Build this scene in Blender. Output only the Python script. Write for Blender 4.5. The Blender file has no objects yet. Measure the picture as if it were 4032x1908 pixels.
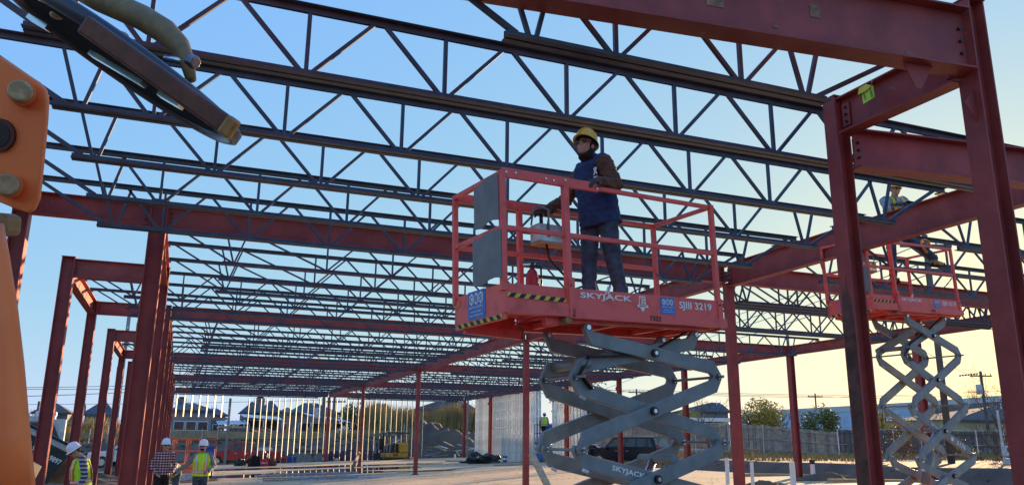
import bpy, math, random
from mathutils import Vector as V, Matrix as M, noise
random.seed(7)
S=bpy.context.scene; COL=S.collection; R=math.radians; PI=math.pi
# ------------------------------------------------------------------ camera
FPX,YAW,PIT,ROL=3168.8,R(21.867),R(14.007),R(.494)
EYE=V((0,0,1.17))
_fw=V((math.sin(YAW)*math.cos(PIT),math.cos(YAW)*math.cos(PIT),math.sin(PIT)))
_r0=V((math.cos(YAW),-math.sin(YAW),0)); _u0=_r0.cross(_fw)
RT=_r0*math.cos(ROL)+_u0*math.sin(ROL); UP=-_r0*math.sin(ROL)+_u0*math.cos(ROL); FW=_fw
cd=bpy.data.cameras.new('camera'); cam=bpy.data.objects.new('camera',cd); COL.objects.link(cam)
cd.sensor_width=36; cd.lens=FPX/4032*36; cd.clip_start=.05; cd.clip_end=3000
cam.matrix_world=M.Translation(EYE)@M((RT,UP,-FW)).transposed().to_4x4()
S.camera=cam
def ray(px,py): return RT*((px-2016)/FPX)+UP*((954-py)/FPX)+FW
def on(px,py,ax,v):
    d=ray(px,py); return EYE+d*((v-EYE[ax])/d[ax])
# ------------------------------------------------------------------ light
SUN_AZ,SUN_EL=R(53.6),R(8.5)
w=bpy.data.worlds.new('World'); S.world=w; w.use_nodes=True
nt=w.node_tree; sk=nt.nodes.new('ShaderNodeTexSky'); sk.sky_type='NISHITA'; sk.sun_disc=False
sk.sun_elevation=SUN_EL; sk.sun_rotation=SUN_AZ; sk.air_density=1.0; sk.dust_density=.5; sk.ozone_density=2.0; sk.altitude=150
bg=nt.nodes['Background']; bg.inputs[1].default_value=.15
# the phone camera compressed the sky's range: soften the Nishita radiance the same way, channel by channel
_e=.15; _x=.15*2**1.4; sp=nt.nodes.new('ShaderNodeSeparateColor'); cb=nt.nodes.new('ShaderNodeCombineColor'); nt.links.new(sk.outputs[0],sp.inputs[0])
for _i,(_g,_m) in enumerate(((.53,.655),(.32,.75),(-.21,.70))):
    a=nt.nodes.new('ShaderNodeMath'); a.operation='MULTIPLY'; a.inputs[1].default_value=_e; nt.links.new(sp.outputs[_i],a.inputs[0])
    p=nt.nodes.new('ShaderNodeMath'); p.operation='POWER'; p.inputs[1].default_value=_g; nt.links.new(a.outputs[0],p.inputs[0])
    q=nt.nodes.new('ShaderNodeMath'); q.operation='MULTIPLY'; q.inputs[1].default_value=_m/_x; nt.links.new(p.outputs[0],q.inputs[0])
    q.use_clamp=False; nt.links.new(q.outputs[0],cb.inputs[_i])
nt.links.new(cb.outputs[0],bg.inputs[0])
sl=bpy.data.lights.new('sun','SUN'); sun=bpy.data.objects.new('sun',sl); COL.objects.link(sun)
sl.energy=4.6; sl.angle=R(.5); sl.color=(1,.66,.34)
sd=V((math.sin(SUN_AZ)*math.cos(SUN_EL),math.cos(SUN_AZ)*math.cos(SUN_EL),math.sin(SUN_EL)))
sun.rotation_euler=sd.to_track_quat('Z','Y').to_euler(); sun.location=sd*100
S.view_settings.view_transform='Standard'; S.view_settings.look='None'; S.view_settings.gamma=1
S.view_settings.exposure=1.56
S.render.engine='CYCLES'; S.cycles.max_bounces=6
# ------------------------------------------------------------------ materials
MT={}
def mat(n,c,rough=.7,metal=0,var=.25,scale=6,bump=0,bscale=40,c2=None,spec=.5,thr=(.4,.65),wear=None,wsc=30,wth=.64):
    if n in MT: return MT[n]
    m=bpy.data.materials.new(n); m.use_nodes=True; t=m.node_tree; N=t.nodes; b=N['Principled BSDF']
    b.inputs['Roughness'].default_value=rough; b.inputs['Metallic'].default_value=metal
    b.inputs['Specular IOR Level'].default_value=spec
    tc=N.new('ShaderNodeTexCoord'); nz=N.new('ShaderNodeTexNoise'); nz.inputs['Scale'].default_value=scale; nz.inputs['Detail'].default_value=7
    nz.inputs['Roughness'].default_value=.62
    t.links.new(tc.outputs['Object'],nz.inputs[0])
    cr=N.new('ShaderNodeValToRGB'); e=cr.color_ramp.elements
    if c2 is None: c2=tuple(x*(1-var) for x in c); c1=tuple(min(1,x*(1+var*.6)) for x in c)
    else: c1=c
    e[0].position=thr[0]; e[1].position=thr[1]; e[0].color=(*c2,1); e[1].color=(*c1,1)
    t.links.new(nz.outputs[0],cr.inputs[0]); t.links.new(cr.outputs[0],b.inputs['Base Color'])
    if wear:
        n3=N.new('ShaderNodeTexNoise'); n3.inputs['Scale'].default_value=wsc; n3.inputs['Detail'].default_value=9; n3.inputs['Roughness'].default_value=.72; t.links.new(tc.outputs['Object'],n3.inputs[0])
        r3=N.new('ShaderNodeValToRGB'); r3.color_ramp.elements[0].position=wth; r3.color_ramp.elements[1].position=wth+.03; t.links.new(n3.outputs[0],r3.inputs[0])
        mx=N.new('ShaderNodeMix'); mx.data_type='RGBA'; mx.inputs[7].default_value=(*wear,1); t.links.new(r3.outputs[0],mx.inputs[0]); t.links.new(cr.outputs[0],mx.inputs[6]); t.links.new(mx.outputs[2],b.inputs['Base Color'])
    if bump:
        n2=N.new('ShaderNodeTexNoise'); n2.inputs['Scale'].default_value=bscale; n2.inputs['Detail'].default_value=5
        t.links.new(tc.outputs['Object'],n2.inputs[0])
        bp=N.new('ShaderNodeBump'); bp.inputs['Strength'].default_value=bump; bp.inputs['Distance'].default_value=.02
        t.links.new(n2.outputs[0],bp.inputs['Height']); t.links.new(bp.outputs[0],b.inputs['Normal'])
    MT[n]=m; return m
primer=mat('red_primer_steel',(.37,.066,.056),.55,0,c2=(.25,.043,.037),scale=2.2,bump=.15,spec=.4,wear=(.30,.17,.13),wsc=7,wth=.66)
rusty=mat('rust_patch',(.30,.17,.10),.85,0,.4,12)
joistm=mat('joist_grey_paint',(.050,.066,.10),.5,0,.3,5,spec=.5)
seatm=mat('galvanised',(.45,.50,.50),.42,.75,.25,5)
liftred=mat('lift_red_paint',(.84,.12,.095),.45,0,c2=(.62,.075,.06),scale=5,bump=.08,thr=(.33,.5),wear=(.75,.45,.38),wsc=22,wth=.665)
liftdk=mat('lift_arm_grey',(.24,.265,.26),.42,0,c2=(.17,.19,.188),scale=5,bump=.05,wear=(.05,.045,.04),wsc=18,wth=.66)
orange=mat('machine_orange',(1.0,.22,.055),.42,0,.12,9,wear=(.80,.45,.25),wsc=26,wth=.67)
tanp=mat('tan_paint',(.28,.17,.065),.6,0,.3,30,bump=.1)
boltm=mat('zinc_bolt',(.50,.36,.20),.5,.4,.3,60)
steelr=mat('bright_steel',(.65,.65,.65),.2,1,.1,5)
black=mat('black_plastic',(.012,.012,.014),.35,0,.3,8)
rubber=mat('tyre_rubber',(.02,.02,.02),.85,0,.3,8)
brownp=mat('brown_painted_bar',(.13,.035,.022),.45,0,.4,30)
greyp=mat('grey_box_plastic',(.20,.22,.22),.6,0,.15,5)
white=mat('white_paint',(.78,.78,.76),.5,0,.08,5)
lettering=mat('white_lettering',(.85,.83,.78),.6,0,c2=(.7,.55,.5),scale=40,thr=(.32,.36))
blue=mat('blue_decal',(.06,.20,.55),.5,0,.1,6)
yel=mat('hazard_yellow',(.75,.55,.06),.6,0,.2,20)
blk=mat('hazard_black',(.02,.02,.02),.6,0,.2,20)
alu=mat('aluminium_box',(.55,.55,.52),.4,.7,.25,15)
wood=mat('raw_lumber',(.50,.35,.17),.8,0,.2,8)
ply=mat('weathered_plywood',(.55,.42,.24),.8,0,.25,9)
skin=mat('skin',(.50,.27,.18),.55,0,.12,8)
navy=mat('navy_jacket',(.022,.045,.13),.85,0,.3,14,bump=.4,bscale=9)
leather=mat('brown_leather',(.14,.055,.025),.7,0,.45,9,bump=.7,bscale=11)
denim=mat('denim',(.055,.08,.115),.9,0,.45,9,bump=.5,bscale=10)
glove=mat('dark_glove',(.06,.058,.055),.8,0,.4,30)
helmy=mat('yellow_hard_hat',(.80,.50,.03),.3,0,.06,5)
helmw=mat('white_hard_hat',(.85,.85,.86),.3,0,.05,5)
glass=mat('dark_glass',(.02,.025,.03),.08,0,.1,3,spec=.8)
lime=mat('lime_vest',(.50,.85,.03),.7,0,.12,10)
safo=mat('safety_orange',(.95,.22,.08),.7,0,.1,10)
refl=mat('reflective_silver',(.62,.60,.64),.4,.2,.1,10)
bootm=mat('tan_boot',(.42,.29,.12),.8,0,.3,15)
dkcloth=mat('black_cloth',(.015,.013,.014),.95,0,.4,14)
greycl=mat('grey_cloth',(.20,.20,.21),.9,0,.2,14)
chainm=mat('old_chain',(.22,.19,.16),.6,.5,.3,30)
pvc=mat('white_pvc',(.80,.79,.74),.4,0,.05,6)
# ------------------------------------------------------------------ mesh helpers
class MB:
    def __init__(s): s.v=[]; s.f=[]
    def add(s,vs,fs):
        o=len(s.v); s.v+=[tuple(v) for v in vs]; s.f+=[tuple(i+o for i in f) for f in fs]; return s
    def box(s,c,d,m=None):
        vs=[V(((i&1)-.5,((i>>1)&1)-.5,(i>>2)-.5)) for i in range(8)]
        vs=[V((v.x*d[0],v.y*d[1],v.z*d[2])) for v in vs]
        if m: vs=[m@v for v in vs]
        return s.add([v+V(c) for v in vs],[(0,2,3,1),(4,5,7,6),(0,1,5,4),(2,6,7,3),(0,4,6,2),(1,3,7,5)])
    def prof(s,p0,p1,poly,up=(0,0,1),cap=True):
        p0=V(p0);p1=V(p1); d=(p1-p0).normalized(); u=V(up); 
        if abs(d.dot(u))>.98: u=V((1,0,0))
        sx=d.cross(u).normalized(); uy=sx.cross(d).normalized(); n=len(poly)
        vs=[p+sx*a+uy*b for p in (p0,p1) for a,b in poly]
        fs=[(i,(i+1)%n,(i+1)%n+n,i+n) for i in range(n)]
        if cap: fs+=[tuple(range(n))[::-1],tuple(range(n,2*n))]
        return s.add(vs,fs)
    def bar(s,p0,p1,w,h,up=(0,0,1)):
        return s.prof(p0,p1,[(-w/2,-h/2),(w/2,-h/2),(w/2,h/2),(-w/2,h/2)],up)
    def ib(s,p0,p1,w,h,tf=.014,tw=.01,up=(0,0,1)):
        a,b=w/2,h/2; t=tw/2
        return s.prof(p0,p1,[(-a,-b),(a,-b),(a,-b+tf),(t,-b+tf),(t,b-tf),(a,b-tf),(a,b),(-a,b),(-a,b-tf),(-t,b-tf),(-t,-b+tf),(-a,-b+tf)],up)
    def tube(s,pts,rad,seg=8,cap=True):
        pts=[V(p) for p in pts]; n=len(pts)
        if not hasattr(rad,'__len__'): rad=[rad]*n
        d=(pts[1]-pts[0]).normalized(); a=d.orthogonal().normalized(); vs=[]
        for i,p in enumerate(pts):
            t=(pts[min(i+1,n-1)]-pts[max(i-1,0)]).normalized()
            a=(a-t*a.dot(t)).normalized(); b=t.cross(a)
            r=rad[i]; ra,rb=(r if hasattr(r,'__len__') else (r,r))
            vs+=[p+a*math.cos(2*PI*k/seg)*ra+b*math.sin(2*PI*k/seg)*rb for k in range(seg)]
        fs=[(i*seg+k,i*seg+(k+1)%seg,(i+1)*seg+(k+1)%seg,(i+1)*seg+k) for i in range(n-1) for k in range(seg)]
        if cap: fs+=[tuple(range(seg))[::-1],tuple(range((n-1)*seg,n*seg))]
        return s.add(vs,fs)
    def rings(s,rs,seg=16,cap=True):   # rs: (centre, rx, ry) horizontal ellipses
        vs=[]
        for c,rx,ry in rs:
            c=V(c); vs+=[c+V((math.cos(2*PI*k/seg)*rx,math.sin(2*PI*k/seg)*ry,0)) for k in range(seg)]
        n=len(rs); fs=[(i*seg+k,i*seg+(k+1)%seg,(i+1)*seg+(k+1)%seg,(i+1)*seg+k) for i in range(n-1) for k in range(seg)]
        if cap: fs+=[tuple(range(seg))[::-1],tuple(range((n-1)*seg,n*seg))]
        return s.add(vs,fs)
    def ball(s,c,r,seg=12,rg=8,m=None):
        r=V(r) if hasattr(r,'__len__') else V((r,r,r)); vs=[]; 
        for i in range(rg+1):
            th=PI*i/rg
            for k in range(seg):
                v=V((math.sin(th)*math.cos(2*PI*k/seg)*r.x,math.sin(th)*math.sin(2*PI*k/seg)*r.y,math.cos(th)*r.z))
                vs.append((m@v if m else v)+V(c))
        fs=[(i*seg+k,(i+1)*seg+k,(i+1)*seg+(k+1)%seg,i*seg+(k+1)%seg) for i in range(rg) for k in range(seg)]
        return s.add(vs,fs)
    def plate(s,poly,o,ax,ay,th):      # flat polygon in plane (ax,ay), thickness th along normal
        o=V(o);ax=V(ax);ay=V(ay); n=ax.cross(ay).normalized()*th; k=len(poly)
        vs=[o+ax*a+ay*b for a,b in poly]+[o+ax*a+ay*b+n for a,b in poly]
        return s.add(vs,[tuple(range(k))[::-1],tuple(range(k,2*k))]+[(i,(i+1)%k,(i+1)%k+k,i+k) for i in range(k)])
    def build(s,name,m,parent=None,smooth=False,bevel=0,wm=None):
        me=bpy.data.meshes.new(name); me.from_pydata(s.v,[],s.f); me.validate(); me.update()
        ms=m if isinstance(m,list) else [m]
        for x in ms: me.materials.append(x)
        if smooth: me.shade_smooth()
        o=bpy.data.objects.new(name,me); COL.objects.link(o)
        if parent: o.parent=parent
        if bevel:
            b=o.modifiers.new('bevel','BEVEL'); b.width=bevel; b.segments=2; b.limit_method='ANGLE'
        return o
def tag(o,label=None,cat=None,group=None,kind=None):
    if label: o['label']=label
    if cat: o['category']=cat
    if group: o['group']=group
    if kind: o['kind']=kind
    return o
def thing(name,label,cat,loc=(0,0,0),rz=0,group=None,rot=None):
    o=bpy.data.objects.new(name,None); COL.objects.link(o); o.location=loc
    o.rotation_euler=rot or (0,0,rz); o.empty_display_size=.2
    return tag(o,label,cat,group)
def kids(o): return [c for c in bpy.data.objects if c.parent==o]
def dup(o,loc=None,rz=None,parent=None,label=None):
    c=o.copy(); COL.objects.link(c)
    if parent: c.parent=parent
    if loc is not None: c.location=loc
    if rz is not None: c.rotation_euler=(0,0,rz)
    if label: c['label']=label
    for k in KIDS.setdefault(o.name,kids(o)): dup(k,parent=c)
    return c
KIDS={}
def text(body,size,m,parent,loc,rot,name='lettering',ext=.001,bold=0,sx=1):
    cu=bpy.data.curves.new(name,'FONT'); cu.body=body; cu.size=size; cu.extrude=ext; cu.offset=bold; cu.align_x='LEFT'; cu.resolution_u=3
    t=bpy.data.objects.new(name,cu); COL.objects.link(t)
    me=bpy.data.meshes.new_from_object(t.evaluated_get(bpy.context.evaluated_depsgraph_get()))
    bpy.data.objects.remove(t); 
    o=bpy.data.objects.new(name,me); COL.objects.link(o); me.materials.clear(); me.materials.append(m)
    o.parent=parent; o.location=loc; o.rotation_euler=rot; o.scale=(sx,1,1)
    return o
def gz(x): return max(-.62,min(.12,-.2+.03*(x-9.95)))
TOPZ=4.70
# ------------------------------------------------------------------ ground
def node_ground():
    m=mat('ground_dirt',(.20,.135,.08),.95,0,c2=(.09,.06,.04),scale=.35,bump=.8,bscale=3,thr=(.35,.7)); return m
dirt=node_ground()
slabm=mat('concrete_slab',(.70,.50,.27),.75,0,c2=(.46,.33,.18),scale=.5,bump=.35,bscale=9,thr=(.35,.65),wear=(.30,.21,.125),wsc=1.1,wth=.60)
def grid(xs,ys,zf):
    b=MB(); n=len(xs)
    b.v=[(x,y,zf(x,y)) for y in ys for x in xs]
    b.f=[(j*n+i,j*n+i+1,(j+1)*n+i+1,(j+1)*n+i) for j in range(len(ys)-1) for i in range(n-1)]
    return b
def gzz(x,y):
    z=gz(x)-.17
    if -4<x<22.5 and -3<y<63: return z
    xe=22.5 if y<34 else (22.5+(y-34)*1.6 if y<40 else 32)
    if x>=xe and y<68: z+=.57*min(1,(x-xe)/.9)
    n=noise.noise(V((x*.25,y*.25,0)))*.10
    if y>68: z+= (min(1,(y-68)/6))*(1.7 if x<38 else max(.7,1.7-(x-38)*.1))
    return z+n
xs=sorted([-900,-400,-200,-120,22.5,22.9,23.4,23.7]+[-80+2*i for i in range(101)])+[160,260,450,900]
ys=[-60,-20]+[-8+2*i for i in range(70)]+[150,200,300,500,900,1500]
tag(grid(xs,ys,gzz).build('ground',dirt,smooth=True),kind='structure')
sb=MB(); pts=[(-.9,7),(20.9,7),(20.9,60.9),(-2.9,60.9),(-2.9,30),(-.9,30)]
sv=[(x,y,gz(x)) for x,y in pts]; n=len(sv)
sb.add(sv+[(x,y,z-.3) for x,y,z in sv],[(0,1,2,3,4,5),(11,10,9,8,7,6)]+[(i,i+6,(i+1)%6+6,(i+1)%6) for i in range(6)])
tag(sb.build('slab',slabm),kind='structure')
# puddles on the slab (irregular sheets 4 mm above it)
wat=mat('puddle_water',(.06,.05,.04),.03,0,.1,3,spec=.9)
def puddle(cx,cy,rx,ry,seed):
    b=MB(); c=40; vs=[]
    for k in range(c):
        a=2*PI*k/c; r=1+.45*noise.noise(V((math.cos(a)*1.6+seed,math.sin(a)*1.6,seed)))
        x=cx+math.cos(a)*rx*r; y=cy+math.sin(a)*ry*r; vs.append((x,y,gz(x)+.004))
    b.add(vs,[tuple(range(c))]); return b
for a in ((5.6,41,4.6,2.1,1),(9.2,44.5,4.4,1.5,4),(6.5,50,6.0,1.7,8),(11.5,39.5,1.6,.7,3)):
    tag(puddle(*a).build('puddle',wat),kind='structure')
# ------------------------------------------------------------------ steel frame
def column(x,y,zt,w=.2,d=.2,kind='wide',label='',base=None,flip=False,zb=None,tab=False,group='red steel columns'):
    z0=(gz(x) if zb is None else zb)
    t=thing('steel_column',label,'column',(x,y,z0),0,group); h=zt-z0
    if kind=='wide':
        MB().ib((0,0,.02),(0,0,h),d,w,.016,.012,up=(1,0,0) if not flip else (0,1,0)).build('shaft',primer,t)
    else:
        MB().bar((0,0,.02),(0,0,h),w,w,up=(0,1,0)).build('shaft',primer,t,bevel=.012)
    MB().box((0,0,.01),(w+.14,w+.14,.02)).build('base_plate',primer,t)
    MB().box((0,0,h+.006),(w+.02,w+.02,.012)).build('cap_plate',primer,t)
    if tab:
        MB().plate([(0,0),(-.14,.16),(0,.34)],(-w/2,0,h-.62),(1,0,0),(0,0,1),.015).build('gusset_tab',primer,t)
    return t
def beam(p0,p1,ztop,dep,w,label,name='steel_beam',conn=(1,1),group='red roof beams'):
    p0=V((p0[0],p0[1],ztop-dep/2)); p1=V((p1[0],p1[1],ztop-dep/2))
    t=thing(name,label,'beam',p0,0,group); d=p1-p0
    MB().ib((0,0,0),d,w,dep,.016,.011).build('shaft',primer,t)
    u=d.normalized(); s=u.cross(V((0,0,1)))
    for c,e,sg in ((conn[0],V((0,0,0)),1),(conn[1],d,-1)):
        if not c: continue
        b=MB(); b.bar(e+u*sg*.01-s*.02,e+u*sg*.01+u*sg*.10-s*.02,.012,dep*.62)
        b.build('shear_plate',primer,t)
        for k in (-1,0,1):
            q=e+u*sg*.06+V((0,0,k*dep*.2))
            MB().tube([q-s*.045,q+s*.03],.016,6).build('bolt',black,t)
    return t
ROW=[13.12,23.5,36.1,48.3,60.3]; XI,XL,XM,XR=-.6,-2.4,9.95,20.37
ordn=['nearest','second','third','fourth','farthest']
# interior line of thin square columns
for i,y in enumerate(ROW):
    column(XM,y,TOPZ-.40,.165,.165,'tube','square red column under the middle girder, %s one seen along that line'%ordn[i],group='square columns under the middle girder')
column(XM,5.75,TOPZ+.02,.2,.2,'wide','red corner column where the near beam meets the middle girder, just out of view right')
ys=[5.75]+ROW
for i in range(5):
    beam((XM,ys[i]+.1),(XM,ys[i+1]-.02 if i<4 else ys[i+1]),TOPZ,.46 if i==0 else .40,.16,'long red middle girder carrying joist ends, %s span from the camera'%ordn[i],'steel_girder',group='spans of the middle girder')
# right line
ry=[5.75,12,17.97,23.5,30.3,36.1,42.2,48.3,54.6,60.3]
for i,y in enumerate(ry):
    if i<2: continue
    column(XR,y,TOPZ-.34+(.36 if y<20 else 0),.2,.2,'wide','red column of the right outer wall line, number %s from the far corner of the frame'%(['first','second','third','fourth','fifth','sixth','seventh','eighth'][9-i]),group='columns of the right wall line',tab=(y in (60.3,36.1,54.6)))
for i in range(len(ry)-1):
    if i<1: continue
    beam((XR,ry[i]),(XR,ry[i+1]),TOPZ,.34,.16,'red edge girder along the right wall line, %s from the far corner'%(['first','second','third','fourth','fifth','sixth','seventh','eighth'][8-i]),'steel_girder',group='girders of the right wall line')
# row beams
for i,y in enumerate(ROW):
    o=['nearest','second','third','fourth','farthest'][i]
    beam((XL+.1,y),(XI-.12,y),TOPZ,.34,.15,'short red cross beam at the left front, %s row'%o,group='short left cross beams')
    beam((XI+.12,y),(XM-.09,y),TOPZ,.38 if i==0 else .36,.16,'long red cross beam between left columns and middle girder, %s row'%o,group='cross beams left of the middle girder')
    beam((XM+.09,y),(XR-.1,y),TOPZ,.38 if i==0 else .36,.16,'red cross beam right of the middle girder, %s row'%o,group='cross beams right of the middle girder')
# left frontage: recessed and forward bays
FY=[(18.2,23.5),(29.9,36.1),(42.2,48.3),(54.3,60.3)]
nm=['nearest','second','third','farthest']
column(XL-.02,13.12,TOPZ+.02,.22,.24,'wide','red column rising from behind the orange machine at the far left edge',zb=-.75)
for i,(a,b) in enumerate(FY):
    column(XL,a,TOPZ+.06,.24,.24,'wide','tall red column at the front corner of the %s forward bay on the left'%nm[i],zb=-.75,group='front corner columns on the left')
    column(XL,b,TOPZ-.0,.22,.22,'wide','red column at the back corner of the %s forward bay on the left'%nm[i],zb=-.75,group='back corner columns on the left')
    beam((XL+.1,a),(XI-.1,a),TOPZ+.04,.37,.16,'short red beam closing the front of the %s forward bay'%nm[i],group='front beams of the forward bays')
    beam((XL,a+.12),(XL,b-.1),TOPZ,.36,.18,'red eave girder of the %s forward bay, its underside lit orange'%nm[i],'steel_girder',group='eave girders of the forward bays')
    column(XI,a,TOPZ+.0,.2,.2,'wide','red column behind the large left column, inner corner of the %s forward bay'%nm[i],zb=-.7,group='inner columns on the left')
    column(XI,b,TOPZ+.0,.2,.2,'wide','red inner column on the left carrying a cross beam, %s of that kind'%nm[i],zb=-.7,group='inner columns under cross beams')
    a0=13.12 if i==0 else FY[i-1][1]
    beam((XI,a0+.1),(XI,a-.1),TOPZ,.40,.18,'red girder of the %s recessed bay, seen almost end-on'%nm[i],'steel_girder',group='girders of the recessed bays')
column(XI,13.12,TOPZ+.05,.24,.25,'wide','large red column left of centre with a joist crossing in front of its top',zb=-.7)
beam((XL,4.0),(XL,13.0),TOPZ,.36,.18,'red eave girder at the left holding the nearest joists, out of view','steel_girder')
# near right portal: tall corner column, second column, beams
pc=column(6.235,6.2,4.80,.18,.17,'wide','stout red column in front of the right lift, rust streaked down one flange',zb=-.4)
MB().plate([(-.11,.05),(.105,.05)]+[(.10-.012*abs(math.sin(k*2.1)),.3+k*.2) for k in range(13)]+[(.07,3.0),(.05,3.15),(.02,3.05),(-.02,3.25),(-.06,3.0),(-.09,2.8)]+[(-.10+.01*abs(math.sin(k*1.7)),2.6-k*.2) for k in range(12)],(-.089,0,0),(0,.78,0),(0,0,1),-.003).build('rust_streak',mat('dark_rust',(.12,.06,.045),.8,0,.5,5),pc)
q=column(6.33,4.62,5.12,.20,.20,'wide','tallest red column at the right edge with a pierced triangular tab',zb=-.4)
b=MB().plate([(0,0),(-.13,.17),(0,.31)],(-.10,-.02,4.33),(1,0,0),(0,0,1),.014); b.build('gusset_tab',primer,q)
MB().tube([(-.045,-.03,4.50),(-.045,.0,4.50)],.018,10).build('tab_hole_light',white,q)  # white disc painted as the light through the pierced tab
t=beam((-1.2,5.38),(6.22,4.60),5.00,.60,.22,'deep red header beam across the top, patched with rust marks','header_beam',conn=(0,1),group=None)
d=(V((6.22,4.60,0))-V((-1.2,5.38,0))).normalized()
for s_,z_,a_,b_ in ((5.9,.05,.10,.12),(4.95,.0,.16,.14),(6.85,-.22,.10,.05),(5.5,-.16,.04,.03)):
    MB().box(d*s_+V((-.008,-.008,z_)),(a_,.004,b_),M.Rotation(math.atan2(d.y,d.x),3,'Z')).build('rust_mark',rusty,t)
MB().plate([(0,0),(.30,0),(.16,-.22),(.10,-.22)],d*6.75+V((0,0,-.302)),d,(0,0,1),.014).build('gusset_plate',primer,t)
t=beam((6.24,4.72),(6.22,6.08),4.76,.40,.17,'short red beam joining the two near right columns, tagged lime','short_beam',group=None)
beam((6.33,6.2-.10),(9.88,5.62),4.42,.42,.20,'red beam running right from the stout column behind the corner column','cross_beam',conn=(1,0),group=None)
# ------------------------------------------------------------------ bar joists
def angles(b,x0,x1,z,sgn,leg=.062,g=.012,t=.007):
    for s in (-1,1):
        b.prof((x0,0,z),(x1,0,z),[(s*g,0),(s*(g+leg),0),(s*(g+leg),sgn*t),(s*(g+t),sgn*t),(s*(g+t),sgn*leg),(s*g,sgn*leg)][::(1 if s*sgn>0 else -1)])
def joist(x0,x1,y,label,group,off=.70,fine=False,zt=4.735,dep=.515,bx0=None,bx1=None,lend=True,rend=True):
    # zt: underside of top chord ; bottom chord underside zt-dep-.07
    t=thing('roof_joist',label,'joist',(0,y,zt),0,group)
    zb=-dep-.07
    b=MB(); angles(b,x0,x1,.066,-1); 
    for e in (x0,x1-.12): b.bar((e,0,-.012),(e+.12,0,-.012),.12,.022)
    b.build('top_chord',joistm,t)
    l=bx0 if bx0 is not None else x0+1.02; r=bx1 if bx1 is not None else x1-1.02
    b=MB(); angles(b,l,r,zb,1); b.build('bottom_chord',joistm,t)
    mem=[]; g,G=(.05,.57) if fine else (.015,.61)
    xs=[]; k=math.ceil((l+.75-off)/1.22); x=off+k*1.22
    while x<r-.7: xs.append(x); x+=1.22
    zB=zb+.05; zT=.03
    for x in xs:
        mem.append(('vertical',(x,0,zB),(x,0,zT)))
        if not fine and x==xs[0]: mem.append(('diagonal',(x-g,0,zB),(l+.40,0,zT)))
        elif x>l+.9: mem.append(('diagonal',(x-g,0,zB),(x-G,0,zT)))
        else: mem.append(('diagonal',(x-g,0,zB),(x-.52,0,zT)))
        mem.append(('diagonal',(x+g,0,zB),(r-.40 if (not fine and x==xs[-1]) else x+G if x<r-.9 else x+.52,0,zT)))
    for e,s in ((l,1),(r,-1)):
        h=0 if fine else 1; mem.append(('diagonal',(e+s*(.20-.02*h),0,zB),(e+s*.02,0,zT)))
        mem.append(('diagonal',(e+s*(.26-.06*h),0,zB),(e+s*.40,0,zT)))
        xe=x0 if s>0 else x1
        mem.append(('end_bar',(e+s*(.10+.06*h),0,zB),(xe+s*.18,0,zT)))
    if fine:
        for n,p,q in mem: MB().bar(p,q,.034 if n!='end_bar' else .045,.034,up=(0,1,0)).build(n,joistm,t)
    else:
        b=MB()
        for n,p,q in mem: b.bar(p,q,.03,.03,up=(0,1,0))
        b.build('web',joistm,t)
    return t
B0=[6.45,8.0,9.52,11.1,12.6]
for i,y in enumerate(B0):
    joist(XL,XM,y,'dark steel roof joist of the nearest bay, %s from the camera'%['first','second','third','fourth','fifth'][i],'joists of the nearest bay',off=.70 if i!=2 else .09,fine=True,bx0=XL+1.02)
joist(.95,6.2,5.17,'short dark joist tucked behind the deep header beam at the top','joists near the header',off=.52,fine=True,bx0=2.0,bx1=5.1)
MB0=thing('joist_header','small steel angle bracket holding the short joist behind the header beam','bracket',(1.0,5.2,4.66))
MB().box((0,0,0),(.1,.5,.08)).build('angle_bracket',primer,MB0)
def fill(a,b,n): return [a+(b-a)*(k+1)/(n+1) for k in range(n)]
nb={1:6,2:7,3:7,4:7}
words=['first','second','third','fourth','fifth','sixth','seventh','eighth']
for bay in range(1,5):
    a,b_=ROW[bay-1],ROW[bay]; Y=fill(a,b_,nb[bay]); pro={}
    bn=['','second','third','fourth','farthest'][bay]
    for i,y in enumerate(Y):
        fa=FY[bay-1][0]; xl=XL if y>fa else XI
        lab='dark roof joist left of the middle girder, %s bay, %s from its front'%(bn,words[i])
        if xl not in pro: pro[xl]=joist(xl,XM,y,lab,'left joists of the %s bay'%bn,off=.70+(bay%2)*.3)
        else: dup(pro[xl],loc=(0,y,4.735),label=lab)
    pr=None
    if bay==1: Y=[14.1,14.4,14.7,17.4,17.75,22.0]
    for i,y in enumerate(Y):
        lab='dark roof joist right of the middle girder, %s bay, %s from its front'%(bn,words[i])
        if pr is None: pr=joist(XM,XR,y,lab,'right joists of the %s bay'%bn,off=.35)
        else: dup(pr,loc=(0,y,4.735),label=lab)
pr=None
for i,y in enumerate([7.2,8.7,10.2,11.7]):
    lab='dark roof joist over the right lift, %s from the near beam'%words[i]
    if pr is None: pr=joist(XM,XR,y,lab,'right joists of the nearest bay',off=.35)
    else: dup(pr,loc=(0,y,4.735),label=lab)
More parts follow.
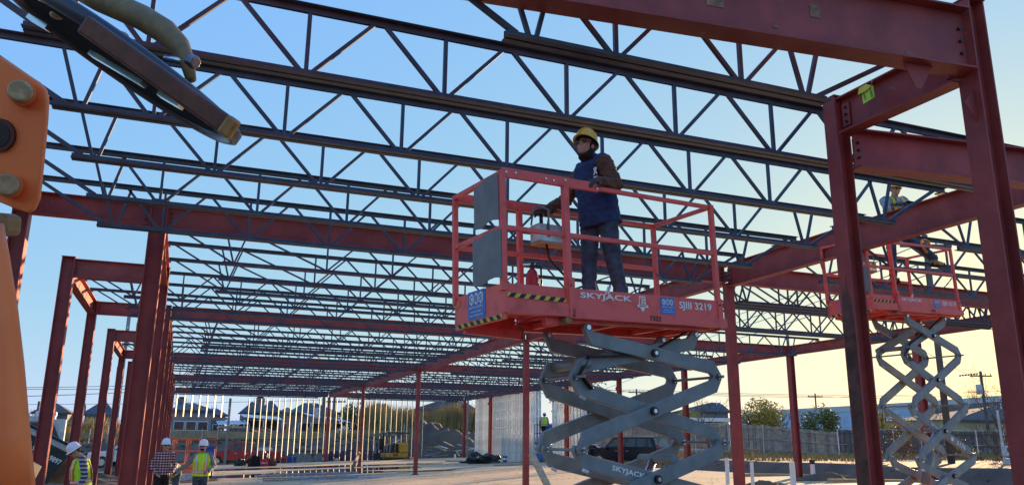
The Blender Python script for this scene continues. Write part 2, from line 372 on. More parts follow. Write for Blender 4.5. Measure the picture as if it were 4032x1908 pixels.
# ------------------------------------------------------------------ scissor lifts
def ctext(body,cx,cz,wd,ht,m,parent,y=-.004,axis='front',name='lettering',x=None):
    o=text(body,1,m,parent,(0,0,0),(PI/2,0,0),name=name,ext=0.0008,bold=.02)
    xs=[v.co.x for v in o.data.vertices]; ys_=[v.co.y for v in o.data.vertices]
    a,b,c,d=min(xs),max(xs),min(ys_),max(ys_); sx=wd/(b-a); sy=ht/(d-c)
    for v in o.data.vertices: v.co.x=(v.co.x-(a+b)/2)*sx; v.co.y=(v.co.y-(c+d)/2)*sy
    if axis=='front': o.location=(cx,y,cz)
    else: o.location=(x,cx,cz); o.rotation_euler=(PI/2,0,-PI/2)
    return o
def decal(parent,cx,cz,w_,h_,axis='front',y=-.004,x=None,small=True):
    d=MB()
    if axis=='front': d.box((cx,y+.001,cz),(w_,.003,h_))
    else: d.box((x+.001,cx,cz),(.003,w_,h_))
    d=d.build('decal',blue,parent)
    k=(y-.003) if axis=='front' else (x-.003)
    for i,l in enumerate('CBS'):
        off=(i-1)*w_*.27*(1 if axis=='front' else -1)
        hx=MB(); r=w_*.145
        pl=[(math.cos(PI/6+q*PI/3)*r*.95,math.sin(PI/6+q*PI/3)*r*1.25) for q in range(6)]
        if axis=='front': hx.plate(pl,(cx+off,k,cz+h_*.22),(1,0,0),(0,0,1),-.0015)
        else: hx.plate(pl,(k,cx+off,cz+h_*.22),(0,-1,0),(0,0,1),-.0015)
        hx.build('hexagon',white,d)
        ctext(l,cx+off,cz+h_*.22,r*1.0,r*1.25,blue,d,y=k-.003,axis=axis,x=k-.003)
    for tx,zz,ww,hh in (('RENTAL & SUPPLY',-.08,.8,.07),('844.227.7368',-.24,.55,.05),('WWW.TEAMCBS.COM',-.37,.75,.05)):
        ctext(tx,cx,cz+h_*zz,w_*ww,h_*hh,white,d,y=k-.001,axis=axis,x=k-.001)
def tape(parent,x0,x1,z,h_,axis='front',y=-.003,n=7,sl=0.0):
    b=MB()
    if axis=='front': b.box(((x0+x1)/2,y,z),(x1-x0,.003,h_),M.Rotation(-sl,3,'Y'))
    else: b.box((y,(x0+x1)/2,z),(.003,abs(x1-x0),h_))
    b.build('hazard_tape',yel,parent)
    for i in range(n):
        a=x0+(x1-x0)*(i+.5)/n; s=(x1-x0)/n*.27; b=MB(); zz=z+(a-(x0+x1)/2)*sl
        pl=[(a-s-abs(s)*.6,zz-h_/2),(a+s-abs(s)*.6,zz-h_/2),(a+s+abs(s)*.6,zz+h_/2),(a-s+abs(s)*.6,zz+h_/2)]
        if axis=='front': b.plate(pl,(0,y-.002,0),(1,0,0),(0,0,1),-.001)
        else: b.plate(pl,(y-.002,0,0),(0,1,0),(0,0,1),.001)
        b.build('hazard_stripe',blk,parent)
def scissor_lift(label,loc,rz,zb,L_,R_,tl,tr,num,W=.88,tilt=.033,serial=None,second=False):
    t=thing('scissor_lift',label,'scissor lift',loc,0); t.rotation_euler=M.Rotation(rz,4,'Z').to_3x3().to_4x4().to_euler()
    t.matrix_world=M.Translation(V(loc)+V((math.cos(rz),math.sin(rz),0))*tilt*zb)@M.Rotation(rz,4,'Z')@M.Rotation(-tilt,4,'Y')
    P=lambda b,n,m=liftred,bv=.004,par=t,sm=False: b.build(n,m,par,smooth=sm,bevel=bv)
    XE=2.37
    # platform sides
    b=MB().box(((.66+XE)/2,.012,zb+.17),(XE-.66,.024,.19)); side=P(b,'side_panel')
    P(MB().box(((.63+XE+.03)/2,.0,zb+.05),(XE+.03-.63,.05,.085)),'side_rail')
    P(MB().box((.31,.03,zb+.20),(.60,.02,.13)),'extension_side')
    P(MB().box((.30,.008,zb+.075),(.63,.045,.11)),'extension_rail')
    P(MB().box((.635,.0,zb+.18),(.06,.05,.34)),'bracket')
    P(MB().box((.30,W-.03,zb+.13),(.60,.02,.26)),'extension_side')
    P(MB().box(((.63+XE)/2,W-.012,zb+.135),(XE-.63,.024,.26)),'side_panel')
    e=P(MB().box((.011,W/2,zb+.12),(.022,W-.01,.29)),'end_panel')
    P(MB().box((XE-.012,W/2,zb+.12),(.024,W-.05,.26)),'end_panel')
    P(MB().box(((.62+XE)/2,W/2,zb+.085),(XE-.65,W-.06,.025)),'deck',bv=0)
    P(MB().box((.32,W/2,zb+.115),(.6,W-.09,.02)),'extension_deck',bv=0)
    for y in (.1,W-.1):
        P(MB().box((1.4,y,zb+.015),(1.7,.06,.06)),'under_rail')
    for x in (.75,1.3,1.9,2.3): P(MB().box((x,W/2,zb+.03),(.06,W-.12,.05)),'cross_member')
    P(MB().prof((.03,W*.86,zb-.02),(.60,W*.86,zb-.05),[(-.02,-.04),(.02,-.04),(.02,.04),(-.02,.04)]),'under_rail')
    P(MB().prof((.42,.10,zb-.01),(.64,.10,zb+.03),[(-.03,-.04),(.03,-.04),(.03,.05),(-.03,.05)]),'under_rail')
    for y in (.03,W-.1): P(MB().tube([(.60,y-.04,zb-.005),(.60,y+.08,zb-.005)],.032,12),'roller',tanp,0,sm=False)
    # rails
    pz=zb+1.20; mz=zb+.72
    def rail(p,q,n,w_=.032,h_=.04): P(MB().bar(p,q,w_,h_),n,bv=.005)
    rail((0,.02,pz-.015),(.98,.02,pz-.015),'top_rail',.03,.085)
    rail((.98,.03,pz-.02),(2.34,.03,pz-.02),'top_rail')
    rail((.02,W-.02,pz-.015),(.98,W-.02,pz-.015),'top_rail',.03,.085); rail((.98,W-.02,pz-.02),(2.34,W-.02,pz-.02),'top_rail')
    for y in (.02,W-.02):
        rail((.02,y,mz),(.64,y,mz),'mid_rail'); rail((.64,y,mz),(2.34,y,mz),'mid_rail')
    rail((0.0,.03,pz-.02),(0.0,W-.03,pz-.02),'end_rail',.036,.045); rail((0.0,.03,mz),(0.0,W-.03,mz),'end_rail')
    rail((2.34,.03,pz-.02),(2.34,W-.03,pz-.02),'end_rail')
    def post(x,y,z0,z1,s=.042): P(MB().bar((x,y,z0),(x,y,z1),s,s,up=(0,1,0)),'post',bv=.005)
    post(0,.02,zb+.2,pz,.05); post(0,W-.02,zb+.2,pz,.045)
    post(.625,.02,zb+.1,pz-.03,.055); post(.68,W-.02,zb+.1,pz-.03,.05)
    post(2.34,.02,zb+.1,pz,.045); post(2.34,W-.02,zb+.1,pz,.045)
    P(MB().box((2.34,.0,zb+.16),(.06,.03,.22)),'bracket')
    for x,z in ((.03,pz-.015),(.12,pz-.01),(.42,pz-.015),(.5,pz-.02),(.62,pz+.0),(.90,pz-.01),(.96,pz-.03),(.62,zb+.28),(2.33,zb+.22),(.635,zb+.03)):
        MB().tube([(x,-.004 if z>zb+.5 else -.028,z),(x,.0,z)],.009,8).build('bolt',black if z<zb+.5 else steelr,t)
    # hung manual panels in the end frame
    for (y0,y1,z0,z1) in ((.03,.47,pz-.42,pz-.03),(.0,.50,zb+.30,zb+.70)):
        b=MB(); n=6; vs=[]
        for i in range(n+1):
            for j in range(2):
                y=y0+(y1-y0)*i/n; z=(z0+ .03*math.sin(i*1.3)*.4) if j==0 else z1
                vs.append((-.035-.02*math.sin(i*.9),y,z))
        fs=[(2*i,2*i+1,2*i+3,2*i+2) for i in range(n)]
        vs2=[(x+.006,y,z) for x,y,z in vs]; k=len(vs)
        b.add(vs+vs2,fs+[tuple(q+k for q in f)[::-1] for f in fs]+[(0,1,1+k,k),(2*n,2*n+k,2*n+1+k,2*n+1)]+[(2*i,2*i+2,2*i+2+k,2*i+k) for i in range(n)]+[(2*i+1,2*i+1+k,2*i+3+k,2*i+3) for i in range(n)])
        b.build('grey_panel',greyp,t)
    # chain
    b=[]
    for i in range(22):
        f=i/21; y=.06+(W-.1)*f; z=zb+.72-.30*4*f*(1-f)*.7+ (-.0)*f
        b.append((2.33,y,z-.05))
    for i in range(21):
        a,c=V(b[i]),V(b[i+1]); MB().bar(a-(c-a)*.12,c+(c-a)*.12,.02 if i%2 else .007,.007 if i%2 else .02).build('chain_link',chainm,t)
    # control box with hoop guards
    bx=MB().box((.93,W-.17,zb+.90),(.36,.15,.17)).build('control_box',alu,t,bevel=.006)
    MB().box((.93,W-.17,zb+.804),(.34,.16,.02)).build('box_base',wood,bx)
    for x in (.86,1.04):
        MB().tube([(x-.0,W-.26,zb+.86),(x-.01,W-.26,zb+1.12),(x-.07,W-.2,zb+1.16),(x-.13,W-.2,zb+1.14),(x-.15,W-.18,zb+.97)],.009,8).build('guard_hoop',liftdk,bx,smooth=True)
    MB().tube([(.83,W-.17,zb+.98),(.83,W-.17,zb+1.10)],.018,10).build('joystick',black,bx,smooth=True)
    MB().tube([(.86,W-.2,zb+.80),(.86,W-.24,zb+.66),(.90,W-.26,zb+.60),(1.0,W-.28,zb+.50)],.011,8).build('cable',black,t,smooth=True)
    # decals and lettering
    ctext('SKYJACK',1.005,zb+.205,.55,.062,lettering,t)
    for s_ in (0,1):
        MB().plate([(0,0),(.012,0),(.05,.075),(.03,.07)],(.99+s_*.026,-.005,zb+.235),(1,0,0),(0,0,1),-.001).build('lettering',lettering,t)
    ctext('SJIII 3219',2.03,zb+.185,.40,.085,lettering,t)
    if not second:
        sh=MB().plate([(-.035,.07),(.035,.07),(.04,-.02),(0,-.07),(-.04,-.02)],(1.40,-.003,zb+.175),(1,0,0),(0,0,1),-.002).build('badge',lettering,t)
        MB().plate([(-.028,.06),(.028,.06),(.03,-.01),(-.03,-.01)],(1.40,-.0055,zb+.175),(1,0,0),(0,0,1),-.001).build('badge_field',liftred,sh)
        ctext('30',1.405,zb+.20,.05,.055,lettering,t,y=-.008)
        MB().box((1.40,-.006,zb+.155),(.12,.002,.022)).build('badge_ribbon',lettering,sh)
        ctext('SKYJACK',1.40,zb+.155,.075,.011,black,t,y=-.009)
    decal(t,1.69,zb+.175,.165,.15); decal(t,.47,zb+.15,.30,.24,'end',x=-.004)
    MB().box((-.004,.06,zb+.23),(.003,.08,.05)).build('sticker',safo,t)
    MB().box((-.004,W-.07,zb+.2),(.003,.09,.05)).build('sticker',safo,t)
    ctext(num,1.52,zb+.05,.13,.045,black,t,y=-.028)
    tape(t,.03,.60,zb+.165,.036,y=.017,n=6,sl=-.02); tape(t,.05,W-.05,zb+.0,.036,'end',y=-.003,n=7)
    # scissor stack
    hy=(.08,.15,W-.27,W-.20)   # outer near, inner near, inner far, outer far
    def arm(pl,pr,y,th=.05):
        s=1 if pl[1]>pr[1] else -1
        A=V((pl[0]+.045,0,pl[1]-s*.092)); B=V((pr[0]-.10,0,pr[1]+s*.092)); d=(B-A).normalized(); n_=V((-d.z,0,d.x)); h=.062
        if n_.z<0: n_=-n_
        o=[(pl[0]-.045,pl[1]-s*.01),(pl[0]-.03,pl[1]+s*.035),(pl[0]+.03,pl[1]+s*.035)]
        a1,b1,a2,b2=A+n_*h*s,B+n_*h*s,A-n_*h*s,B-n_*h*s
        o+=[(a1.x,a1.z),(b1.x+.05,b1.z-s*.01),(pr[0]+.045,pr[1]+s*.01),(pr[0]+.03,pr[1]-s*.035),(pr[0]-.03,pr[1]-s*.035),(b2.x+.02,b2.z),(a2.x,a2.z)]
        q=MB(); q.plate(o,(0,y,0),(1,0,0),(0,0,1),-th); ob=q.build('scissor_arm',liftdk,t,bevel=.006)
        for c in (pl,pr): MB().tube([(c[0],y-.012,c[1]),(c[0],y,c[1])],.022,10).build('pin',steelr,ob)
        return ob,(A+B)/2
    Lz=[(L_[1],z) for z in L_[0]]; Rz=[(R_[1],z) for z in R_[0]]; arms=[]
    pairs=[((tl,zb-.045),Rz[0],0),(Lz[0],(tr,zb-.045),1)]
    for i in range(len(Lz)-1): pairs+=[(Lz[i],Rz[i+1],1),(Lz[i+1],Rz[i],0)]
    pairs+=[(Lz[-1],(tr,.55),1),((tl,.55),Rz[-1],0)]
    for pl,pr,k in pairs:
        ys_=(hy[0],hy[3]) if k==0 else (hy[1],hy[2])
        for y in ys_:
            ob,c=arm(pl,pr,y)
            if k==0 and y==hy[0]:
                MB().tube([(c.x,y-.03,c.z),(c.x,y,c.z)],.036,16).build('pivot_boss',black,ob)
                MB().tube([(c.x,y-.036,c.z),(c.x,y-.02,c.z)],.020,6).build('pivot_bolt',steelr,ob)
            if k==1:
                MB().tube([(pl[0]+.03,y-.01,pl[1]-.16),(pl[0]+.08,y-.01,pl[1]-.18)],.014,8).build('bumper',white,ob)
    for c in Lz+Rz: MB().tube([(c[0],.02,c[1]),(c[0],W-.08,c[1])],.013,8).build('cross_tube',liftdk,t)
    for c in Lz[:1]: MB().tube([(c[0]+.1,.1,c[1]+.11),(c[0]+.1,W-.15,c[1]+.11)],.038,12).build('cross_tube',liftdk,t,smooth=True)
    z1=Rz[-1][1]
    MB().tube([(1.34,W/2,z1-.42),(1.62,W/2,z1+.08)],.066,16).build('cylinder',liftdk,t,smooth=True)
    MB().tube([(1.60,W/2,z1+.05),(1.80,W/2,z1+.42)],.042,16).build('piston_rod',steelr,t,smooth=True)
    MB().tube([(1.80,.16,z1+.42),(1.80,W-.26,z1+.42)],.04,12).build('cross_member',liftdk,t)
    for k in range(3):
        MB().tube([(tr-.15,.10+k*.02,zb-.03),((tl+tr)/2,.10+k*.02,zb-.26),(L_[1]+.12,.10+k*.02,Lz[0][1]+.17),(L_[1]+.02,.10+k*.02,Lz[0][1]+.02),(L_[1]+.14,.10+k*.02,Lz[0][1]-.1)],.008,6).build('hose',black,t,smooth=True)
    cx0,cz0,wd0,sl0=(1.27,1.328,.36,.24) if not second else (1.435,1.602,.34,.465)
    lt=ctext('SKYJACK',cx0,cz0,wd0,.055,lettering,t,y=hy[1]-.004); lt.rotation_euler=(M.Rotation(sl0,4,'Y')@M.Rotation(PI/2,4,'X')).to_euler()
    if second:
        lt=ctext('5176',2.02,1.31,.24,.07,lettering,t,y=hy[1]-.004); lt.rotation_euler=(M.Rotation(sl0,4,'Y')@M.Rotation(PI/2,4,'X')).to_euler()
        MB().tube([(1.80,hy[1]-.003,1.42),(1.80,hy[1],1.42)],.035,14).build('round_sticker',white,t)
    # chassis and wheels
    ch=MB().box((1.5,W/2,.33),(1.75,W-.1,.30)).build('chassis',liftred,t,bevel=.02)
    for x in (.9,2.1):
        for y in (.02,W-.12): 
            wh=MB().tube([(x,y,.16),(x,y+.11,.16)],.165,20).build('wheel',rubber,t,smooth=False)
            MB().tube([(x,y-.005,.16),(x,y+.115,.16)],.08,12).build('rim',liftred,wh)
    t['W']=W
    return t
g1=gz(2.3)
lift1=scissor_lift('raised red scissor lift in the middle carrying the worker in the yellow hat',(2.297,5.845,g1),R(9.03),2.148-g1,([2.12,1.53,.98],.76),([2.14,1.55,1.0],2.34),.86,2.16,'7332')
g2=gz(10.15)
lift2=scissor_lift('red scissor lift at the right, fully raised behind the stout column',(10.08,9.61,g2),R(8),3.28-g2,([2.80,1.97,1.14],.84),([2.80,1.97,1.14],2.27),.95,2.1,'5376',second=True,tilt=.045)
M1=lift1.matrix_world.copy(); M2=lift2.matrix_world.copy()
# fire extinguisher on the extension deck
zb1=2.148-g1
ex=thing('fire_extinguisher','small red fire extinguisher strapped to the far post of the middle lift','extinguisher',M1@V((.72,.74,zb1+.14)))
MB().tube([(0,0,0),(0,0,.03),(0,0,.34),(0,0,.40),(0,0,.43)],[.055,.06,.06,.045,.02],14).build('cylinder',mat('extinguisher_red',(.50,.02,.03),.3,0,.1,5),ex,smooth=True)
MB().tube([(0,0,.43),(0,0,.48)],.022,10).build('valve',black,ex); MB().bar((-.08,0,.49),(.06,0,.515),.02,.018).build('handle',black,ex)
MB().bar((-.09,0,.46),(.03,0,.475),.018,.012).build('lever',steelr,ex)
MB().tube([(.03,0,.46),(.08,-.02,.44),(.085,-.02,.30),(.07,-.02,.16)],.010,8).build('hose',black,ex,smooth=True)
MB().rings([((0,0,.14),.0605,.0605),((0,0,.26),.0605,.0605)],14,False).build('instruction_label',lettering,ex)
# ------------------------------------------------------------------ people
def solid(name,b,m,parent,vox=.014,sm=4,disp=0,ds=.09,keep=True):
    me=bpy.data.meshes.new(name); me.from_pydata(b.v,[],b.f); me.update()
    o=bpy.data.objects.new(name,me); COL.objects.link(o)
    r=o.modifiers.new('r','REMESH'); r.mode='VOXEL'; r.voxel_size=vox
    s=o.modifiers.new('s','SMOOTH'); s.factor=.6; s.iterations=sm
    me2=bpy.data.meshes.new_from_object(o.evaluated_get(bpy.context.evaluated_depsgraph_get()))
    bpy.data.objects.remove(o)
    if disp:
        for v in me2.vertices:
            q=v.co/ds; v.co+=v.normal*disp*(noise.noise(V((q.x,q.y,q.z*2.2)))+.5*noise.noise(q*2.3))
    o=bpy.data.objects.new(name,me2); COL.objects.link(o); me2.materials.append(m); me2.shade_smooth(); o.parent=parent
    return o
def ovals(b,rs,side,seg=18):       # rs: (point, r_side, r_front); side: unit vector
    pts=[V(r[0]) for r in rs]; n=len(rs); vs=[]
    for i,p in enumerate(pts):
        t=(pts[min(i+1,n-1)]-pts[max(i-1,0)]).normalized(); s=(V(side)-t*V(side).dot(t)).normalized(); f=t.cross(s)
        a,c=rs[i][1],rs[i][2]
        vs+=[p+s*math.cos(2*PI*k/seg)*a+f*math.sin(2*PI*k/seg)*c for k in range(seg)]
    fs=[(i*seg+k,i*seg+(k+1)%seg,(i+1)*seg+(k+1)%seg,(i+1)*seg+k) for i in range(n-1) for k in range(seg)]
    fs+=[tuple(range(seg))[::-1],tuple(range((n-1)*seg,n*seg))]
    return b.add(vs,fs)
def limb(b,pts,rad,seg=12):
    pts=[V(p) for p in pts]; out=[];rr=[]
    for i in range(len(pts)-1):
        for k in range(4):
            f=k/4; out.append(pts[i].lerp(pts[i+1],f)); rr.append(rad[i]*(1-f)+rad[i+1]*f)
    out.append(pts[-1]); rr.append(rad[-1]); b.tube(out,rr,seg)
    for p,r in zip(pts,rad): b.ball(p,r*.98,12,8)
    return b
def hand(b,wr,dirv,palmn,curl=.6,size=1.0,thumb=1):
    # palm from wrist along dirv; fingers curl towards palmn
    d=V(dirv).normalized(); n=V(palmn); n=(n-d*n.dot(d)).normalized(); s=d.cross(n)*thumb; wr=V(wr)
    L=.088*size
    ovals(b,[(wr,.026*size,.018*size),(wr+d*L*.5,.038*size,.016*size),(wr+d*L,.040*size,.013*size)],s,12)
    for i,(o,l) in enumerate(((.028,.072),(.009,.080),(-.010,.074),(-.028,.058))):
        p=wr+d*L*.95+s*o*size; pts=[p]; a=curl*.5
        for k in range(3):
            a+=curl*(.35+.45*k*.8); q=d*math.cos(a)+n*math.sin(a); p=p+q*l*size*(.45,.32,.26)[k]; pts.append(p)
        b.tube(pts,[.0105*size,.0098*size,.009*size,.0075*size],8)
    p=wr+d*L*.35+s*.030*size; b.tube([p,p+(s*.6+d*.7+n*.35).normalized()*.040*size,p+(s*.35+d*.9+n*.7).normalized()*.072*size],[.014*size,.0115*size,.009*size],8)
    return b
def head_into(b,c,f,u):
    f=V(f).normalized(); u=V(u); u=(u-f*u.dot(f)).normalized(); s=u.cross(f); m=M((s,f,u)).transposed(); c=V(c)
    P=lambda x,y,z: c+s*x+f*y+u*z
    b.ball(P(0,-.012,.03),(.076,.094,.088),16,12,m); b.ball(P(0,.022,-.035),(.060,.066,.078),14,10,m)
    b.ball(P(0,.062,-.088),(.024,.020,.020),10,8,m)                         # chin
    b.tube([P(0,.080,.018),P(0,.108,-.022),P(0,.088,-.034)],[.009,.015,.010],8)      # nose
    b.ball(P(0,.083,-.058),(.024,.010,.007),10,6,m); b.ball(P(0,.081,-.070),(.020,.010,.007),10,6,m)   # lips
    b.tube([P(-.045,.070,.032),P(0,.086,.036),P(.045,.070,.032)],[.009,.010,.009],8) # brow
    for q in (-1,1): b.ball(P(q*.045,.058,-.018),(.018,.018,.020),10,6,m); b.ball(P(q*.078,-.008,-.01),(.010,.020,.030),8,6,m)
    return P,m
def hat(t,P,m,mt,peak=1):
    b=MB(); seg=28; vs=[]; prof_=[(1.0,.0),(.985,.03),(.93,.065),(.80,.098),(.58,.122),(.30,.134),(.001,.138)]
    for r,h in prof_:
        vs+=[P(math.cos(2*PI*k/seg)*.102*r,math.sin(2*PI*k/seg)*.128*r-.006,.058+h) for k in range(seg)]
    b.add(vs,[(i*seg+k,i*seg+(k+1)%seg,(i+1)*seg+(k+1)%seg,(i+1)*seg+k) for i in range(len(prof_)-1) for k in range(seg)])
    h=b.build('hard_hat',mt,t,smooth=True)
    b=MB(); vs=[]
    for r0,z in ((1.0,.062),(1.0,.055)):
        for kk,rr in enumerate((.99,1.28)):
            for k in range(seg):
                a=2*PI*k/seg; e=rr if kk==0 else 1.13+.17*max(0,math.sin(a))**2
                vs.append(P(math.cos(a)*.102*e,math.sin(a)*.128*e-.006,z-(.016*kk)))
    q=lambda L,k:L*seg+k%seg
    fs=[]
    for k in range(seg): fs+=[(q(0,k),q(0,k+1),q(1,k+1),q(1,k)),(q(2,k),q(3,k),q(3,k+1),q(2,k+1)),(q(1,k),q(1,k+1),q(3,k+1),q(3,k)),(q(0,k),q(2,k),q(2,k+1),q(0,k+1))]
    b.add(vs,fs); b.build('brim',mt,h,smooth=False)
    MB().tube([P(0,-.12,.07),P(0,-.07,.165),P(0,0,.198),P(0,.07,.165),P(0,.118,.07)],[.010]*5,8).build('ridge',mt,h,smooth=True)
    return h
def glasses(t,P):
    b=MB()
    for q in (-1,1): b.ball(P(q*.033,.086,.014),(.030,.014,.019),12,8,GM[0])
    b.tube([P(-.066,.066,.018),P(-.074,.0,.012)],.004,6); b.tube([P(.066,.066,.018),P(.074,.0,.012)],.004,6); b.tube([P(-.02,.092,.016),P(.02,.092,.016)],.004,6)
    return b.build('glasses',glass,t,smooth=True)
GM=[None]
def boot(t,an,f,m=bootm,toe=1):
    f=V(f).normalized(); s=V((0,0,1)).cross(f); an=V(an); b=MB()
    z0=an.z-.08
    ovals(b,[(an+V((0,0,.10)),.052,.058),(an+V((0,0,.02)),.050,.06),(an+V((0,0,-.03)),.046,.062)],s,14)
    b.tube([an-f*.05+V((0,0,-.045)),an+f*.04+V((0,0,-.035)),an+f*.12+V((0,0,-.05)),an+f*.17+V((0,0,-.055))],[(.042,.036)]*2+[(.047,.032),(.035,.022)],12)
    o=solid('boot',b,m,t,.012,2)
    MB().tube([an-f*.085+V((0,0,-.074)),an+f*.19+V((0,0,-.074))],[(.012,.045),(.012,.042)],10).build('sole',rubber,o)
    return o
def worker(name_label,mw,J,f,hf,style,hu=(0,0,1),group=None,vox=.014):
    """J: joints in local metres; f: chest facing; hf: face direction"""
    t=thing('person',name_label,'person',group=group); t.matrix_world=mw
    f=V(f).normalized(); s=V((0,0,1)).cross(f).normalized()    # s: person's left
    J={k:V(v) for k,v in J.items()}
    b=MB()
    ovals(b,[(J['pelvis']-V((0,0,.05)),.15,.11),(J['pelvis'],.16,.115),(J['waist'],.135,.10),(J['chest'],.165,.115),(J['neck']-V((0,0,.06)),.13,.09)],s)
    limb(b,[J['neck']-(J['head']-J['neck'])*.2,J['head']-V((0,0,.02))],[.062,.056])
    P,m=head_into(b,J['head'],hf,hu); GM[0]=m
    for q in 'lr':
        limb(b,[J['sh'+q],J['el'+q],J['wr'+q]],[.052,.040,.028]); limb(b,[J['hip'+q],J['kn'+q],J['an'+q]],[.078,.052,.038])
        if not style.get('gloves'):
            hd=J.get('hd'+q,(J['wr'+q]-J['el'+q])); hand(b,J['wr'+q],hd,J.get('pn'+q,-s if q=='l' else s),style.get('curl',.5),1.0,1 if q=='l' else -1)
    body=solid('body',b,skin,t,.011 if vox<.013 else .014,2)
    # trousers
    b=MB(); ovals(b,[(J['pelvis']-V((0,0,.10)),.15,.13),(J['pelvis'],.178,.138),(J['waist']-V((0,0,.04)),.16,.125)],s)
    for q in 'lr': limb(b,[J['hip'+q],J['kn'+q],J['an'+q]+V((0,0,.04))],[.100,.076,.066])
    solid('trousers',b,style.get('legs',denim),t,vox,4,.009,.07)
    for q in 'lr':
        if not style.get('noboots'): boot(t,J['an'+q],J.get('toe'+q,f),style.get('boots',bootm))
    # upper clothing: torso and sleeves
    b=MB(); lo=style.get('hem',.02)
    up=(J['chest']-J['waist']).normalized()
    wd=style.get('bulk',1.0)
    ovals(b,[(J['pelvis']-up*lo,.190*wd,.150*wd),(J['pelvis']+up*.06,.185*wd,.150*wd),(J['waist'],.178*wd,.142*wd),(J['chest'],.200*wd,.148*wd),(J['neck']-(J['neck']-J['chest'])*.25,.165*wd,.118*wd),(J['neck'],.075,.075)],s)
    sl=MB() if style.get('sleeve') else b
    for q in 'lr':
        limb(sl,[J['sh'+q],J['el'+q],J['wr'+q]],[.078*wd,.062*wd,.050*wd])
        b.ball(J['sh'+q].lerp(J['neck'],.18),.082*wd,12,8)
    solid(style.get('topname','jacket'),b,style['top'],t,vox,4,.010,.08)
    if style.get('sleeve'): solid('sleeves',sl,style['sleeve'],t,vox,3,.016,.05)
    if style.get('collar'):
        b=MB(); ovals(b,[(J['neck']-V((0,0,.03)),.088,.088),(J['neck']+V((0,0,.05)),.080,.080),(J['neck']+V((0,0,.055)),.070,.070)],s); solid('collar',b,style['top'],t,vox,2)
    if style.get('gloves'):
        for q in 'lr':
            b=MB(); hd=J.get('hd'+q,(J['wr'+q]-J['el'+q])); hand(b,J['wr'+q],hd,J.get('pn'+q,-s if q=='l' else s),style.get('curl',.5),1.22,1 if q=='l' else -1)
            limb(b,[J['wr'+q]-V(hd).normalized()*.05,J['wr'+q]],[.042,.036]); solid('glove',b,style['gloves'],t,.009,2)
    if style.get('hood'):
        b=MB(); b.ball(P(0,-.03,.02),(.088,.092,.105),16,12,m); limb(b,[J['neck']-V((0,0,.02)),P(0,-.02,-.07)],[.080,.078])
        b.ball(P(0,-.004,-.115),(.066,.058,.032),12,8,m); b.ball(P(0,.02,.075),(.082,.082,.035),12,8,m); solid('hood',b,dkcloth,t,.010,2)
    if style.get('hair'):
        b=MB(); b.ball(P(0,-.028,.02),(.082,.086,.085),16,12,m); solid('hair',b,style['hair'],t,.011,2)
    if style.get('mask'):
        b=MB(); b.ball(P(0,.05,-.055),(.055,.054,.042),14,10,m); solid('face_mask',b,dkcloth,t,.010,2)
    if style.get('moustache'): MB().tube([P(-.03,.088,-.052),P(0,.098,-.045),P(.03,.088,-.052)],[.006,.008,.006],8).build('moustache',dkcloth,t,smooth=True)
    if not style.get('mask') or True:
        if style.get('glasses',1): glasses(t,P)
    hat(t,P,m,style.get('hat',helmw))
    if style.get('vest'):
        b=MB(); rs=[(J['pelvis']+up*.0,.225,.185),(J['pelvis']+up*.1,.22,.183),(J['waist']+up*.03,.212,.178),(J['chest'],.228,.182),(J['neck']-(J['neck']-J['chest'])*.28,.185,.150),(J['neck']-up*.02,.11,.10)]
        ovals(b,rs,s,20); v=solid('safety_vest',b,lime,t,.014,3,.003,.09)
        for k,(h,mm,rr,w2) in enumerate(((.10,safo,.004,.075),(.10,refl,.008,.045),(.24,safo,.004,.0),(.24,refl,.008,.0))):
            if w2==0: continue
            a=J['pelvis']+up*h; bb=MB(); ovals(bb,[(a-up*w2/2,.222+rr,.186+rr),(a+up*w2/2,.220+rr,.184+rr)],s,24); bb.build('reflective_band' if mm==refl else 'orange_band',mm,v,smooth=True)
        for q in (-1,1):
            for mm,ww,of in ((safo,.075,.0),(refl,.038,.006)):
                pts=[]; 
                for e in range(9):
                    a=PI*(e/8); r=.175+of
                    pts.append((a,r))
                path=[J['pelvis']+up*.12+s*q*.105+f*(.176+of),J['chest']-up*.04+s*q*.115+f*(.170+of),J['chest'].lerp(J['neck'],.62)+s*q*.115+f*(.115+of),J['neck']-up*.005+s*q*.115+up*(of),J['chest'].lerp(J['neck'],.62)+s*q*.115-f*(.115+of),J['chest']-up*.04+s*q*.115-f*(.170+of),J['pelvis']+up*.12+s*q*.105-f*(.176+of)]
                bb=MB()
                for a,c in zip(path,path[1:]):
                    dd=(c-a).normalized(); nn=dd.cross(s).normalized(); bb.prof(a-dd*.01,c+dd*.01,[(-ww/2,-.007),(ww/2,-.007),(ww/2,.007),(-ww/2,.007)],up=nn)
                solid('reflective_band' if mm==refl else 'orange_band',bb,mm,v,.011,1)
    return t,P,m
